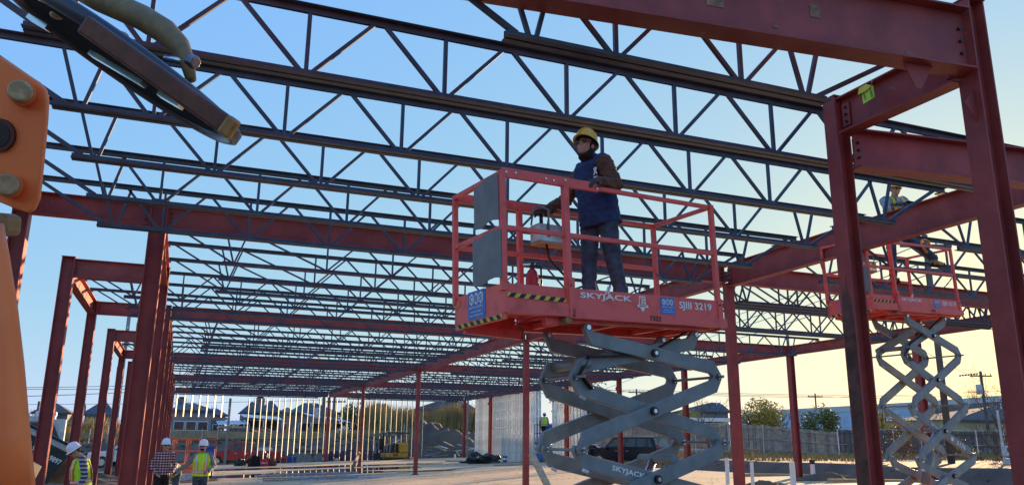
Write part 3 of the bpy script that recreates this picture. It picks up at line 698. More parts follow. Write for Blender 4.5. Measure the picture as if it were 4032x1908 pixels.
# main worker in the middle lift (local frame of the lift, z from the deck)
D1=M1@M.Translation((-.05,0,2.148-g1+.14))
Jm=dict(pelvis=(1.33,.40,.91),waist=(1.32,.40,1.05),chest=(1.295,.41,1.25),neck=(1.255,.40,1.455),head=(1.20,.395,1.575),
 shl=(1.27,.215,1.375),ell=(1.30,.10,1.13),wrl=(1.08,.055,1.115),hdl=(-1,-.35,-.12),pnl=(-.2,.2,-1),
 shr=(1.28,.585,1.38),elr=(1.14,.68,1.11),wrr=(.95,.72,1.0),hdr=(-1,.1,-.1),pnr=(-.1,0,-1),
 hipl=(1.35,.31,.88),knl=(1.40,.31,.47),anl=(1.47,.29,.09),toel=(-.9,-.3,0),hipr=(1.29,.49,.88),knr=(1.26,.50,.47),anr=(1.21,.45,.09),toer=(-.75,-.65,0))
wk,P,m=worker('man in yellow hard hat and navy jacket standing in the middle scissor lift, looking up',D1,Jm,(-.88,-.48,0),(-.86,-.42,.28),dict(top=navy,sleeve=leather,legs=denim,gloves=glove,hood=1,collar=1,hat=helmy,hem=.10,bulk=1.08,curl=.55),vox=.0125)
lg=MB().plate([(-.02,.03),(.0,.045),(.022,.03),(.018,.0),(.024,-.03),(.0,-.02),(-.02,-.035),(-.012,0)],(1.155,.205,1.335),(-.55,.83,0),(0,.1,1),.0)
f_=V((-.88,-.48,0)).normalized(); s_=V((0,0,1)).cross(f_)
o_=V(Jm['chest'])+f_*.158+s_*.085+V((0,0,.04)); ax=(s_*-.93+f_*-.35).normalized()
lg=MB()
lg.plate([(-.022,.035),(-.004,.05),(.024,.036),(.014,.012),(.026,-.03),(.012,-.028),(.002,-.006),(-.016,-.03),(-.024,-.012),(-.01,.01)],o_,ax,(0,0,1),.003)
lg.box(o_+V((0,0,-.05)),(.05,.004,.012),M.Rotation(math.atan2(ax.y,ax.x),3,'Z')); lg.build('emblem',white,wk)
# man in the right lift working over the girder
D2=M2@M.Translation((0,0,3.28-g2+.14+.39))
camo=mat('camouflage_shirt',(.38,.40,.40),.9,0,c2=(.12,.13,.16),scale=22,thr=(.45,.52))
cx=1.25
Jr=dict(pelvis=(cx,.30,.98),waist=(cx-.02,.27,1.12),chest=(cx-.10,.18,1.32),neck=(cx-.14,.12,1.50),head=(cx-.16,.07,1.62),
 shl=(cx+.08,.10,1.44),ell=(cx+.20,-.02,1.22),wrl=(cx+.10,-.20,1.20),shr=(cx-.33,.20,1.42),elr=(cx-.48,.05,1.22),wrr=(cx-.68,-.06,1.17),
 hipl=(cx+.10,.30,.93),knl=(cx+.40,.12,.66),anl=(cx+.62,.04,.42),toel=(1,-.3,0),hipr=(cx-.10,.32,.93),knr=(cx-.16,.30,.50),anr=(cx-.26,.26,.09),toer=(-.5,-.8,0))
wr,P2,m2=worker('man in camouflage shirt and yellow hard hat reaching over the girder from the right lift',D2,Jr,(-.30,-.95,0),(-.3,-.9,-.25),dict(top=camo,gloves=bootm,hat=helmy,boots=bootm,hair=dkcloth))
f2=V((-.30,-.95,0)).normalized(); s2=V((0,0,1)).cross(f2); vy=mat('harness_yellow',(.62,.60,.03),.7,0,.1,9)
for q in (-1,1):
    c=V(Jr['chest']); b=MB()
    path=[V(Jr['pelvis'])+s2*q*.09+f2*.155+V((0,0,.08)),c+s2*q*.10+f2*.165+V((0,0,-.05)),c+s2*q*.10+f2*.135+V((0,0,.12)),V(Jr['neck'])+s2*q*.10+V((0,0,.0))]
    for a,e in zip(path,path[1:]): b.bar(a,e,.045,.012,up=f2)
    h=b.build('harness_strap',vy,wr)
    MB().box(c+s2*q*.10+f2*.172,(.055,.02,.05)).build('buckle',black,h)
    MB().tube([c+s2*q*.10+f2*.172+V((0,0,.03)),c+s2*.0+f2*.18+V((0,0,.01))],.014,6).build('chest_strap',black,h)
lp=MB(); lp.tube([V(Jr['knl'])+V((.02,-.08,.0))+V((math.cos(a)*.10,-.02*math.sin(a*2),math.sin(a)*.11)) for a in [PI*2*k/16 for k in range(17)]],.022,6,False)
lp.build('safety_loop',mat('strap_orange',(.75,.30,.05),.6),wr,smooth=True)
# people on the ground at the left
def standing(px,Y,yaw,bend=0,z=None,**k):
    c=on(px,1728,1,Y); return M.Translation((c.x,c.y,(gz(c.x)-.12) if z is None else z))@M.Rotation(yaw,4,'Z')
def Jstand(arms=None,legs=None,bend=0.0,head=None):
    # facing -Y local, left = +X
    c,s=math.cos(bend),math.sin(bend); pv=V((0,0,.95))
    def B(x,y,z): d=V((x,y,z))-pv; return pv+V((d.x,d.y*c-d.z*s,d.y*s+d.z*c))
    J=dict(pelvis=(0,0,.95),waist=B(0,0,1.1),chest=B(0,-.01,1.31),neck=B(0,0,1.51),head=B(0,-.04,1.64),shl=B(.17,0,1.43),shr=B(-.17,0,1.43),
      ell=B(.25,.02,1.15),wrl=B(.24,-.10,.92),elr=B(-.25,.02,1.15),wrr=B(-.24,-.10,.92),
      hipl=(.095,0,.91),knl=(.10,-.02,.5),anl=(.11,0,.09),hipr=(-.095,0,.91),knr=(-.10,-.02,.5),anr=(-.11,0,.09))
    if arms: J.update({k:B(*v) for k,v in arms.items()})
    if head: J['head']=B(*head)
    return J
stripe=mat('grey_navy_stripes',(.30,.31,.33),.9,0,.2,14)
# striped sleeves: bands of navy across a grey shirt
def banded(n,a,bcol,scale,axis=2,c3=None):
    m=mat(n,a,.9); t=m.node_tree; N=t.nodes; w_=N.new('ShaderNodeTexWave'); w_.wave_type='BANDS'; w_.bands_direction='XYZ'[axis]; w_.inputs['Scale'].default_value=scale; w_.inputs['Distortion'].default_value=.6
    r=N.new('ShaderNodeValToRGB'); r.color_ramp.interpolation='CONSTANT'; r.color_ramp.elements[0].color=(*bcol,1); r.color_ramp.elements[1].color=(*a,1); r.color_ramp.elements[1].position=.5
    tc=[x for x in N if x.type=='TEX_COORD'][0]; t.links.new(tc.outputs['Object'],w_.inputs[0]); t.links.new(w_.outputs[0],r.inputs[0])
    if c3:
        w2=N.new('ShaderNodeTexWave'); w2.bands_direction='X'; w2.inputs['Scale'].default_value=scale; t.links.new(tc.outputs['Object'],w2.inputs[0])
        r2=N.new('ShaderNodeValToRGB'); r2.color_ramp.interpolation='CONSTANT'; r2.color_ramp.elements[0].color=(.5,.5,.5,1); r2.color_ramp.elements[1].color=(1.4,1.3,1.3,1); r2.color_ramp.elements[1].position=.55
        mx=N.new('ShaderNodeMix'); mx.data_type='RGBA'; mx.blend_type='MULTIPLY'; mx.inputs[0].default_value=1; t.links.new(w2.outputs[0],r2.inputs[0]); t.links.new(r.outputs[0],mx.inputs[6]); t.links.new(r2.outputs[0],mx.inputs[7])
        t.links.new(mx.outputs[2],N['Principled BSDF'].inputs['Base Color'])
    else: t.links.new(r.outputs[0],N['Principled BSDF'].inputs['Base Color'])
    return m
stripe=banded('striped_shirt',(.34,.35,.38),(.03,.035,.09),4.2); plaid=banded('plaid_shirt',(.42,.36,.36),(.17,.02,.035),5.0,2,1)
brownh=mat('dark_hair',(.03,.018,.012),.8)
worker('man in lime vest and striped shirt looking down beside the black dumpster',standing(345,18.3,R(-75),z=-.66),Jstand(bend=.12,head=(0,-.11,1.625),arms=dict(elr=(-.24,-.02,1.15),wrr=(-.22,-.16,.93))),(0,-1,0),(0,-.8,-.62),dict(top=stripe,vest=1,legs=dkcloth,hair=brownh,topname='shirt'),hu=(0,-.6,.8))
worker('man in red and white plaid shirt and white hard hat, hands at his belt',standing(655,22.5,R(12),z=-.60),Jstand(arms=dict(ell=(.27,.04,1.18),wrl=(.19,-.13,1.0),elr=(-.27,.04,1.18),wrr=(-.18,-.14,1.0))),(0,-1,0),(.15,-1,0),dict(top=plaid,legs=dkcloth,moustache=1,hair=brownh,topname='shirt',bulk=.92))
worker('man in grey shirt, black face mask and open lime vest, spreading his hands',standing(805,22.3,R(-8),z=-.62),Jstand(arms=dict(ell=(.30,-.06,1.17),wrl=(.20,-.26,1.08),elr=(-.36,-.04,1.20),wrr=(-.56,-.16,1.04))),(0,-1,0),(-.3,-1,0),dict(top=greycl,vest=1,legs=denim,mask=1,gloves=glove,curl=.15,topname='shirt',bulk=.98))
worker('man in lime vest bending low between the two standing men, white hard hat down',standing(712,25,R(-80),z=-.60),Jstand(bend=1.25,head=(0,-.02,1.64),arms=dict(ell=(.24,-.25,1.30),wrl=(.2,-.48,1.22),elr=(-.24,-.25,1.30),wrr=(-.2,-.48,1.22))),(0,-1,0),(0,-.35,-1),dict(top=greycl,vest=1,legs=denim,hair=brownh,topname='shirt'),hu=(0,-1,.2))
# ------------------------------------------------------------------ galvanised wall studs
def studmesh(h,wd=.15,fl=.05,ph=.3):
    b=MB(); t=.002; z=0; hw=.013
    # web with punched holes every .6 m, two side strips and bridging plates
    def q(x0,x1,z0,z1): b.box(((x0+x1)/2,0,(z0+z1)/2),(x1-x0,t,z1-z0))
    q(-wd/2,-hw,0,h); q(hw,wd/2,0,h)
    zz=ph; prev=0
    while zz<h-.1: q(-hw,hw,prev,zz-.03); prev=zz+.03; zz+=.6
    q(-hw,hw,prev,h)
    for s in (-1,1): b.box((s*wd/2,fl/2,h/2),(t,fl,h)); b.box((s*(wd/2-.006),fl,h/2),(.012,t,h))
    return b
galv=mat('galvanised_stud',(.27,.29,.27),.5,.3,.25,1.2)
galv2=mat('galvanised_stud_dull',(.30,.32,.30),.5,.3,.25,1.2); galv3=mat('galvanised_stud_bright',(.33,.34,.30),.4,.3,.2,1.2)
def studrow(pts,h,rz,label,group,wd=.15,ms=None):
    pr=[]
    for i,p in enumerate(pts):
        k=random.randrange(3)
        if i<3:
            o=studmesh(h,wd,ph=.22+.19*i).build('wall_stud',(ms or (galv,galv2,galv3))[i]); pr.append(o); tag(o,label,'stud',group)
        else: o=pr[k].copy(); COL.objects.link(o)
        o.location=p; o.rotation_euler=(0,0,rz+random.uniform(-.04,.04))
# rear wall: studs edge-on (webs across the wall line)
X0=on(965,1800,1,60.3).x; X1=on(1668,1800,1,60.3).x; n=int((X1-X0)/.41)
studrow([(X0+.41*i,60.62,gz(X0+.41*i)+.0) for i in range(n+1)],4.45,R(72),'thin upright metal stud, one of the even row across the far end','studs of the far end wall',.15)
xa=on(690,1643,1,60.6).x; xb=on(880,1643,1,60.6).x; zh=on(780,1645,1,60.6).z
studrow([(xa+.41*i*1.2,60.62,zh+.1) for i in range(int((xb-xa)/.49)+1)],TOPZ-zh-.5,R(62),'short metal stud standing on the opening header at the far left','studs above the opening header',.12)
hd=MB().box(((xa+xb)/2,60.62,zh),(xb-xa+.5,.1,.2)).build('opening_header',galv); tag(hd,'light metal header spanning the wide opening in the far wall','header')
studrow([(xb+.35,60.62,gz(xb))],4.5,0,'broad metal post closing the right side of the opening','opening posts',.16)
studrow([(on(1842,1800,1,60.4).x,60.62,.05)],4.4,0,'single metal stud left of the dense stud wall, dirt mound behind','lone studs',.15)
# right wall: broad webs seen face-on, dense in perspective
WS=[mat('shade_lifted_galvanised_%d'%k,c_,.45,.1,.2,1.2) for k,c_ in enumerate(((.80,.84,.76),(.66,.70,.66),(.88,.88,.78)))]  # stud metal given lighter colours to brighten this shaded wall
def rwall(y0,y1,h,lab,grp): studrow([(XR+.30,y0+(y1-y0)*i/max(1,int((y1-y0)/.41)),.02) for i in range(int((y1-y0)/.41)+1)],h,0,lab,grp,.15,WS)
rwall(46.6,58.4,4.85,'tall galvanised stud in the dense stud wall along the right side','studs of the right wall')
rwall(40.4,44.6,6.9,'tall galvanised stud in the short stud wall left of the scissor arms','studs of the right wall near section')
studrow([(XR+.33,23.9,.0)],5.35,.5,'single tall metal stud fixed beside the right corner column','stud beside the corner column',.15)
for px,pt in ((509,1243),(545,1270),(470,1440)):
    Y={509:41.0,545:44.5,470:36.9}[px]; p=on(px,pt,1,Y); studrow([(p.x,Y,-.6)],p.z+.6,.2,{509:'bright tall metal stud rising above the roof between the left columns',545:'shorter bright metal stud rising above the roof at the left',470:'bright metal stud between the front columns on the left'}[px],'studs at the left front',.15)
# ------------------------------------------------------------------ slab clutter
def pipe(px,yt,yb,rpx,lab,cap=None):
    d=on(px,yb,2,gz(18) if px>2400 else gz(12)); r=rpx/2/FPX*(d-EYE).dot(FW)
    h=on(px,yt,1,d.y).z-d.z; t=thing('pipe_stub',lab,'pipe',d)
    MB().rings([((0,0,-.05),r,r),((0,0,h),r,r),((0,0,h),r*.8,r*.8),((0,0,h-.1),r*.8,r*.8)],14).build('pipe',pvc,t,smooth=False)
    if cap: MB().rings([((0,0,h-.12),r*1.18,r*1.18),((0,0,h+.03),r*1.18,r*1.18)],14).build('cap',black,t)
for a in ((2866,1801,1897,16,'white plastic pipe stub directly left of the tall column beside the lift'),(2965,1817,1915,14,'thin white plastic pipe stub right of the square column'),(3125,1817,1915,22,'thick white plastic pipe stub in front of the right corner column'),(3203,1811,1884,18,'white plastic pipe stub with a black rubber cap',1),(1791,1786,1814,8,'small white pipe stub near the dark tarpaulin'),(1918,1788,1826,8,'white pipe stub right of the dark tarpaulin'),(1809,1770,1800,6,'smallest white pipe stub far back near the tripod'),(2518,1801,1842,11,'white pipe stub in front of the black utility vehicle'),(2540,1808,1842,9,'shorter pipe stub by the rear wheel of the black utility vehicle')):
    pipe(*a)
def on_s(px,py,lift=0):
    p=on(px,py,2,-.2)
    for _ in range(6): p=on(px,py,2,gz(p.x)+lift)
    return p
# stacks of metal studs lying on the slab
blg=mat('bundled_stud_metal',(.36,.42,.55),.4,.5,.3,4)
for k in range(11):
    p=on_s(1010+random.uniform(-15,230),1868+k*2.7,.02); L=random.uniform(2.6,4.2)
    if p.x+L>7.7: L=max(1.2,7.7-p.x)
    o=MB(); o.prof((0,0,0),(L,0,.0),[(-.05,0),(.05,0),(.05,.05),(.045,.05),(.045,.005),(-.045,.005),(-.045,.05),(-.05,.05)]); o=o.build('stud_bundle',blg if k%3 else galv)
    o.location=(p.x,p.y,gz(p.x)+.01+.05*(k%3)); o.rotation_euler=(0,-.03,random.uniform(-.05,.05)); tag(o,'metal stud lying in the loose pile on the slab before the puddle','stud pile','studs lying on the slab')
for (px,py,L,lab) in ((1930,1824,2.4,'metal stud lying right of the dark tarpaulin'),(1945,1832,2.6,'nearest metal stud lying right of the dark tarpaulin')):
    p=on_s(px,py); o=MB().bar((0,0,.03),(L,0,.03),.1,.05).build('loose_stud',galv); o.location=p; o.rotation_euler=(0,-.03,-.12); tag(o,lab,'stud')
def blob(name,px,py,sz,m,lab,cat,seed=1,group=None,amp=.35):
    p=on_s(px,py); b=MB(); b.ball((0,0,sz[2]*.35),(sz[0],sz[1],sz[2]),22,14)
    b.v=[tuple(V(v)*(1+amp*noise.noise(V(v)*3.1/max(sz)+V((seed,seed,0)))+.25*amp*noise.noise(V(v)*9/max(sz)))) for v in b.v]
    o=b.build(name,m,smooth=False); o.location=p; return tag(o,lab,cat,group)
blob('tarpaulin',1905,1822,(.95,.5,.38),black,'crumpled black tarpaulin heap on the slab','tarpaulin',3,amp=.9)
blob('tarpaulin',1862,1820,(.8,.4,.14),black,'flat black plastic sheet left of the crumpled heap','tarpaulin',6,amp=.7)
def crate(name,px,py,w_,d_,h_,m,lab,cat,txt=None,rz=0,lid=None):
    p=on_s(px,py); t=thing(name,lab,cat,p,rz)
    MB().box((0,0,h_*.42),(w_,d_,h_*.84)).build('body',m,t,bevel=.015)
    MB().box((0,0,h_*.9),(w_*1.03,d_*1.03,h_*.16)).build('lid',lid or m,t,bevel=.01)
    MB().tube([(-w_*.25,0,h_*.97),(-w_*.2,0,h_*1.15),(w_*.2,0,h_*1.15),(w_*.25,0,h_*.97)],.012,6).build('handle',black,t)
    if txt: ctext(txt,0,h_*.45,w_*.7,h_*.2,white,t,y=-d_/2-.004)
    return t
toolred=mat('tool_case_red',(.50,.03,.03),.5); toolblue=mat('cooler_blue',(.03,.10,.42),.5)
crate('tool_case',1038,1833,.55,.4,.45,toolred,'red tool case with white lettering among the dark bags','tool case','HILTI')
blob('tool_bag',945,1832,(.35,.3,.35),black,'dark tool bag left of the red pickup rear wheel','bag',2); blob('tool_bag',1002,1834,(.42,.35,.5),dkcloth,'tall black bag beside the red tool case','bag',5)
blob('tool_bag',1068,1832,(.3,.3,.35),brownp,'brown bag right of the red tool case','bag',7); blob('tool_bag',1030,1822,(.45,.3,.62),brownp,'reddish brown bag heap behind the red tool case','bag',9)
crate('cooler',1116,1820,.5,.35,.4,toolred,'small red cooler on the far slab','cooler'); crate('cooler',1146,1819,.65,.4,.42,toolblue,'wide blue cooler on the far slab','cooler')
p=on_s(1988,1817); bk=thing('bucket','blue plastic bucket beside the stud wall on the slab','bucket',p)
MB().rings([((0,0,0),.13,.13),((0,0,.36),.16,.16),((0,0,.36),.15,.15),((0,0,.04),.12,.12)],18).build('shell',toolblue,bk); MB().tube([(math.cos(a)*.16,0,.34+math.sin(a)*.13) for a in [PI*k/8 for k in range(9)]],.006,6).build('handle',steelr,bk)
MB().rings([((0,0,.12),.145,.145),((0,0,.25),.155,.155)],18,False).build('paper_label',white,bk)
# leaning boards
def plank(p,q,w_,th,lab,m=wood,name='leaning_board'):
    o=MB().bar((0,0,0),V(q)-V(p),w_,th,up=(.3,-1,.1)).build(name,m,bevel=.004); o.location=p; return tag(o,lab,'board')
a=on(2094,1788,1,22.9); c=on(2164,1925,1,22.2); plank(c,a,.26,.04,'sunlit yellow board leaning on the square column left of the scissor arms',ply)
a=on(1416,1778,1,47.6); c=on(1388,1840,1,46.3); plank(c,a,.16,.05,'brown board leaning on a far square column beside the puddle',brownp)
a=on(141,1828,1,11.5); c=on(88,1925,1,11.0); plank(c,a,.13,.045,'weathered board standing at the left edge beside the dumpster')
# ply sheets, board pile, white slabs
for px,py,L,W_,m,lab in ((1760,1815,3.2,1.2,ply,'low wooden form board frame on the slab near the tripod'),(1600,1828,2.2,.2,wood,'flat board lying beyond the puddle'),(2900,1872,6.0,.14,wood,'long lumber form board along the slab edge at the right'),(3260,1895,4.5,.14,wood,'lumber board lying near the right lift base')):
    p=on_s(px,py); o=MB().box((L/2,0,.05),(L,W_,.09)).build('form_board',m); o.location=p; o.rotation_euler=(0,0,-.12 if px<2500 else -.5); tag(o,lab,'board')
bs=mat('white_board_stack',(.66,.64,.58),.7)
p=on_s(716,1893); st=thing('board_stack','stack of white wrapped boards beside the plaid shirted man','stack',(p.x,p.y,gz(p.x)-.15),.35)
for k in range(5): MB().box((random.uniform(-.03,.03),0,.06+k*.095),(.75,1.5,.085)).build('board',bs,st)
for k,(px,py,m,lab) in enumerate(((3320,1880,bs,'white wrapped slab pile left of the right lift base'),(3520,1885,bs,'white wrapped slab behind the right lift base'))):
    p=on_s(px-60,py-20); o=MB(); o.box((0,0,.12),(1.9 if k==0 else .9,.8,.2)); o=o.build('slab_pile',blg,bevel=.03); o.location=p; o.rotation_euler=(0,0,-.3); tag(o,lab,'slab pile')
    MB().box((.1,0,.27),(1.0,.5,.05)).build('top_sheet',bs,o)
# tripod
p=on_s(1750,1791); tp=thing('tripod','surveying tripod standing in front of the dirt mound','tripod',p)
for a in (0,2.1,4.2): MB().bar((0,0,1.2),(math.cos(a)*.42,math.sin(a)*.42,0),.05,.03).build('leg',bs,tp)
MB().box((0,0,1.28),(.16,.16,.16)).build('instrument',safo,tp,bevel=.02)
# ------------------------------------------------------------------ near machine at the left edge
def cam_pt(px,py,d): return EYE+ray(px,py)*d
mc=thing('machine_bracket','orange lift machine part at the left edge with two bolts and a round hole','machine part',cam_pt(40,700,1.25))
MI=M.Translation(-mc.location)
poly=[(-60,200),(0,222),(88,282),(150,322),(176,350),(184,392),(180,470),(168,600),(150,780),(130,825),(108,838),(60,822),(0,798),(-60,775)]
def pl(px,py,d=1.25): return MI@cam_pt(px,py,d)
cen=pl(60,540); ux=RT; uy=UP
pts=[pl(x,y) for x,y in poly]; b=MB(); k=len(pts); back=FW*.010
b.add([p for p in pts]+[p+back for p in pts],[tuple(range(k))[::-1],tuple(range(k,2*k))]+[(i,(i+1)%k,(i+1)%k+k,i+k) for i in range(k)])
b.build('plate',orange,mc,bevel=.003)
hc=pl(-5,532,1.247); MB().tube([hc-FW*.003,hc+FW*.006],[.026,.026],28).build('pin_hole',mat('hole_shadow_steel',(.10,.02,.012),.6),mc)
MB().tube([hc-FW*.004,hc+FW*.001],[.019,.019],28).build('pin_hole',black,mc)
for x,y in ((92,372),(42,732)):
    c=pl(x,y,1.25); e=-FW*.034+RT*.014; MB().tube([c,c+e*.55],.0195,20).build('collar',orange,mc,smooth=False); MB().tube([c+e*.5,c+e],[.0175,.016],20).build('bolt',boltm,mc,bevel=.002)
b=MB(); b.bar(pl(-30,835,1.26),pl(-38,925,1.26),.072,.05,up=FW); b.build('lower_block',tanp,mc,bevel=.01)
b=MB(); path=[(-85,880),(-82,1000),(-75,1200),(-68,1450),(-65,1700),(-48,1960)]; rad=[.035,.040,.047,.053,.058,.06]
b.tube([pl(x-30,y,1.0) for x,y in path],rad,24); b.build('curved_arm',orange,mc,smooth=True)
# hanging mirror / lamp at the upper left
mr=thing('round_mirror','dark round mirror on a tan tube arm hanging across the upper left corner','mirror',cam_pt(500,270,1.0))
MI2=M.Translation(-mr.location)
def q2(px,py,d=1.0): return MI2@cam_pt(px,py,d)
A1_=q2(125,50,1.04); A2_=q2(880,492,.97); C0=(A1_+A2_)/2; ax_=(A2_-A1_); Rr=ax_.length/2; ax_.normalize()
mi=(-RT*.51-UP*.86); mi=(mi-ax_*mi.dot(ax_)).normalized(); by=(FW*.98+mi*.19); by=(by-ax_*by.dot(ax_)).normalized(); nn=ax_.cross(by).normalized()
if nn.dot(UP)<0: nn=-nn
def circ(r,off,n=56): return [C0+ax_*math.cos(2*PI*k/n)*r+by*math.sin(2*PI*k/n)*r+nn*off for k in range(n)]
b=MB(); n=56; L4=[circ(Rr,-.002),circ(Rr*1.0,.010),circ(Rr*.97,.013),circ(Rr*.90,.010),circ(Rr*.90,-.002),circ(Rr*.95,-.006)]
b.v=[tuple(p) for r_ in L4 for p in r_]; b.f=[(i*n+k,i*n+(k+1)%n,((i+1)%6)*n+(k+1)%n,((i+1)%6)*n+k) for i in range(6) for k in range(n)]
b.build('rim',mat('blue_black_rim',(.045,.06,.085),.32,0,.2,6),mr,smooth=True)
b=MB(); cc=circ(Rr*.87,.012); b.add(cc+[C0+nn*.02],[(k,(k+1)%n,n) for k in range(n)]); b.build('back_shell',black,mr,smooth=True)
b=MB(); cc=circ(Rr*.80,-.002); b.add(cc+[C0+nn*.004],[(k,n,(k+1)%n) for k in range(n)]); g=b.build('mirror_glass',mat('mirror_recess',(.010,.010,.012),.9,0,.1,3,spec=.05),mr,smooth=True)
for f_,l_ in ((-.62,.10),(.18,.26),(.70,.10)):
    MB().bar(C0+ax_*(Rr*(f_-l_))-nn*.012-by*Rr*.25,C0+ax_*(Rr*(f_+l_))-nn*.012-by*Rr*.25,.012,.006,up=nn).build('reflection_strip',mat('reflection_chrome',(.75,.8,.78),.15,1,.1,3),mr)  # reflections built as bright chrome bars across the dark mirror face
MB().bar(q2(330,95,.84),q2(915,510,.83),.021,.010,up=FW).build('mounting_bar',brownp,mr,bevel=.003)
MB().bar(q2(880,485,.828),q2(925,517,.828),.022,.012,up=FW).build('worn_bar_end',mat('worn_yellow_end',(.45,.24,.08),.35,.3,.4,30),mr,bevel=.003)
MB().tube([q2(x,y,d) for x,y,d in ((260,-80,1.05),(400,0,1.03),(560,70,1.01),(650,125,.99),(705,180,.98),(738,245,.97),(752,315,.96))],[.017,.0165,.016,.0155,.013,.009,.006],20).build('tube_arm',tanp,mr,smooth=True)
MB().tube([q2(745,238,.965),q2(772,248,.96)],.009,6).build('bolt',mat('dull_bolt',(.22,.20,.24),.35,.8,.2,40),mr,bevel=.002)
MB().tube([q2(650,232,.97),q2(742,245,.967)],.005,12).build('bolt_shank',steelr,mr,smooth=True)
for x,y in ((225,60),(478,140)): MB().ball(q2(x,y,.925),(.008,.008,.004),12,8).build('rivet',boltm,mr,smooth=True)
# lime joist tags on the short beam
tm=mat('lime_tag_paper',(.55,.85,.05),.7,0,.05,9); ty=mat('yellow_tag_paper',(.85,.68,.05),.7,0,.1,9)
tg=thing('joist_tag','pair of lime and yellow paper tags wired to the short beam, printed with black words','tag',on(3415,375,0,6.08))
bb=MB(); e=[V((-.02,-.10,.06)),V((-.02,.05,.055)),V((-.035,.03,-.09)),V((-.035,-.12,-.075))]; bb.add(e+[v+V((.002,0,0)) for v in e],[(0,1,2,3),(7,6,5,4),(0,4,5,1),(1,5,6,2),(2,6,7,3),(3,7,4,0)]); bb.build('lime_sheet',tm,tg)
for k,(w_,yy) in enumerate((('BUNDLE',-.052),('JOIST',.004))):
    o=ctext(w_,0,0,.11,.022,black,tg); o.rotation_euler=(0,0,0); o.matrix_local=M.Translation((-.040,-.04-.045*(1-k*2),-.01))@M.Rotation(-PI/2,4,'Z')@M.Rotation(PI/2,4,'X')@M.Rotation(-1.45,4,'Z')
bb=MB(); e=[V((-.03,-.09,.06)),V((-.02,-.02,.11)),V((-.05,.05,.09)),V((-.06,.06,.02)),V((-.04,-.03,.03))]; bb.add(e+[v+V((.003,.004,0)) for v in e],[(0,1,2,3,4),(9,8,7,6,5)]+[(i,i+5,(i+1)%5+5,(i+1)%5) for i in range(5)]); bb.build('yellow_sheet',ty,tg)
MB().tube([(-.01,-.06,.06),(.0,-.08,.12),(.01,-.05,.15)],.002,5).build('wire',steelr,tg)
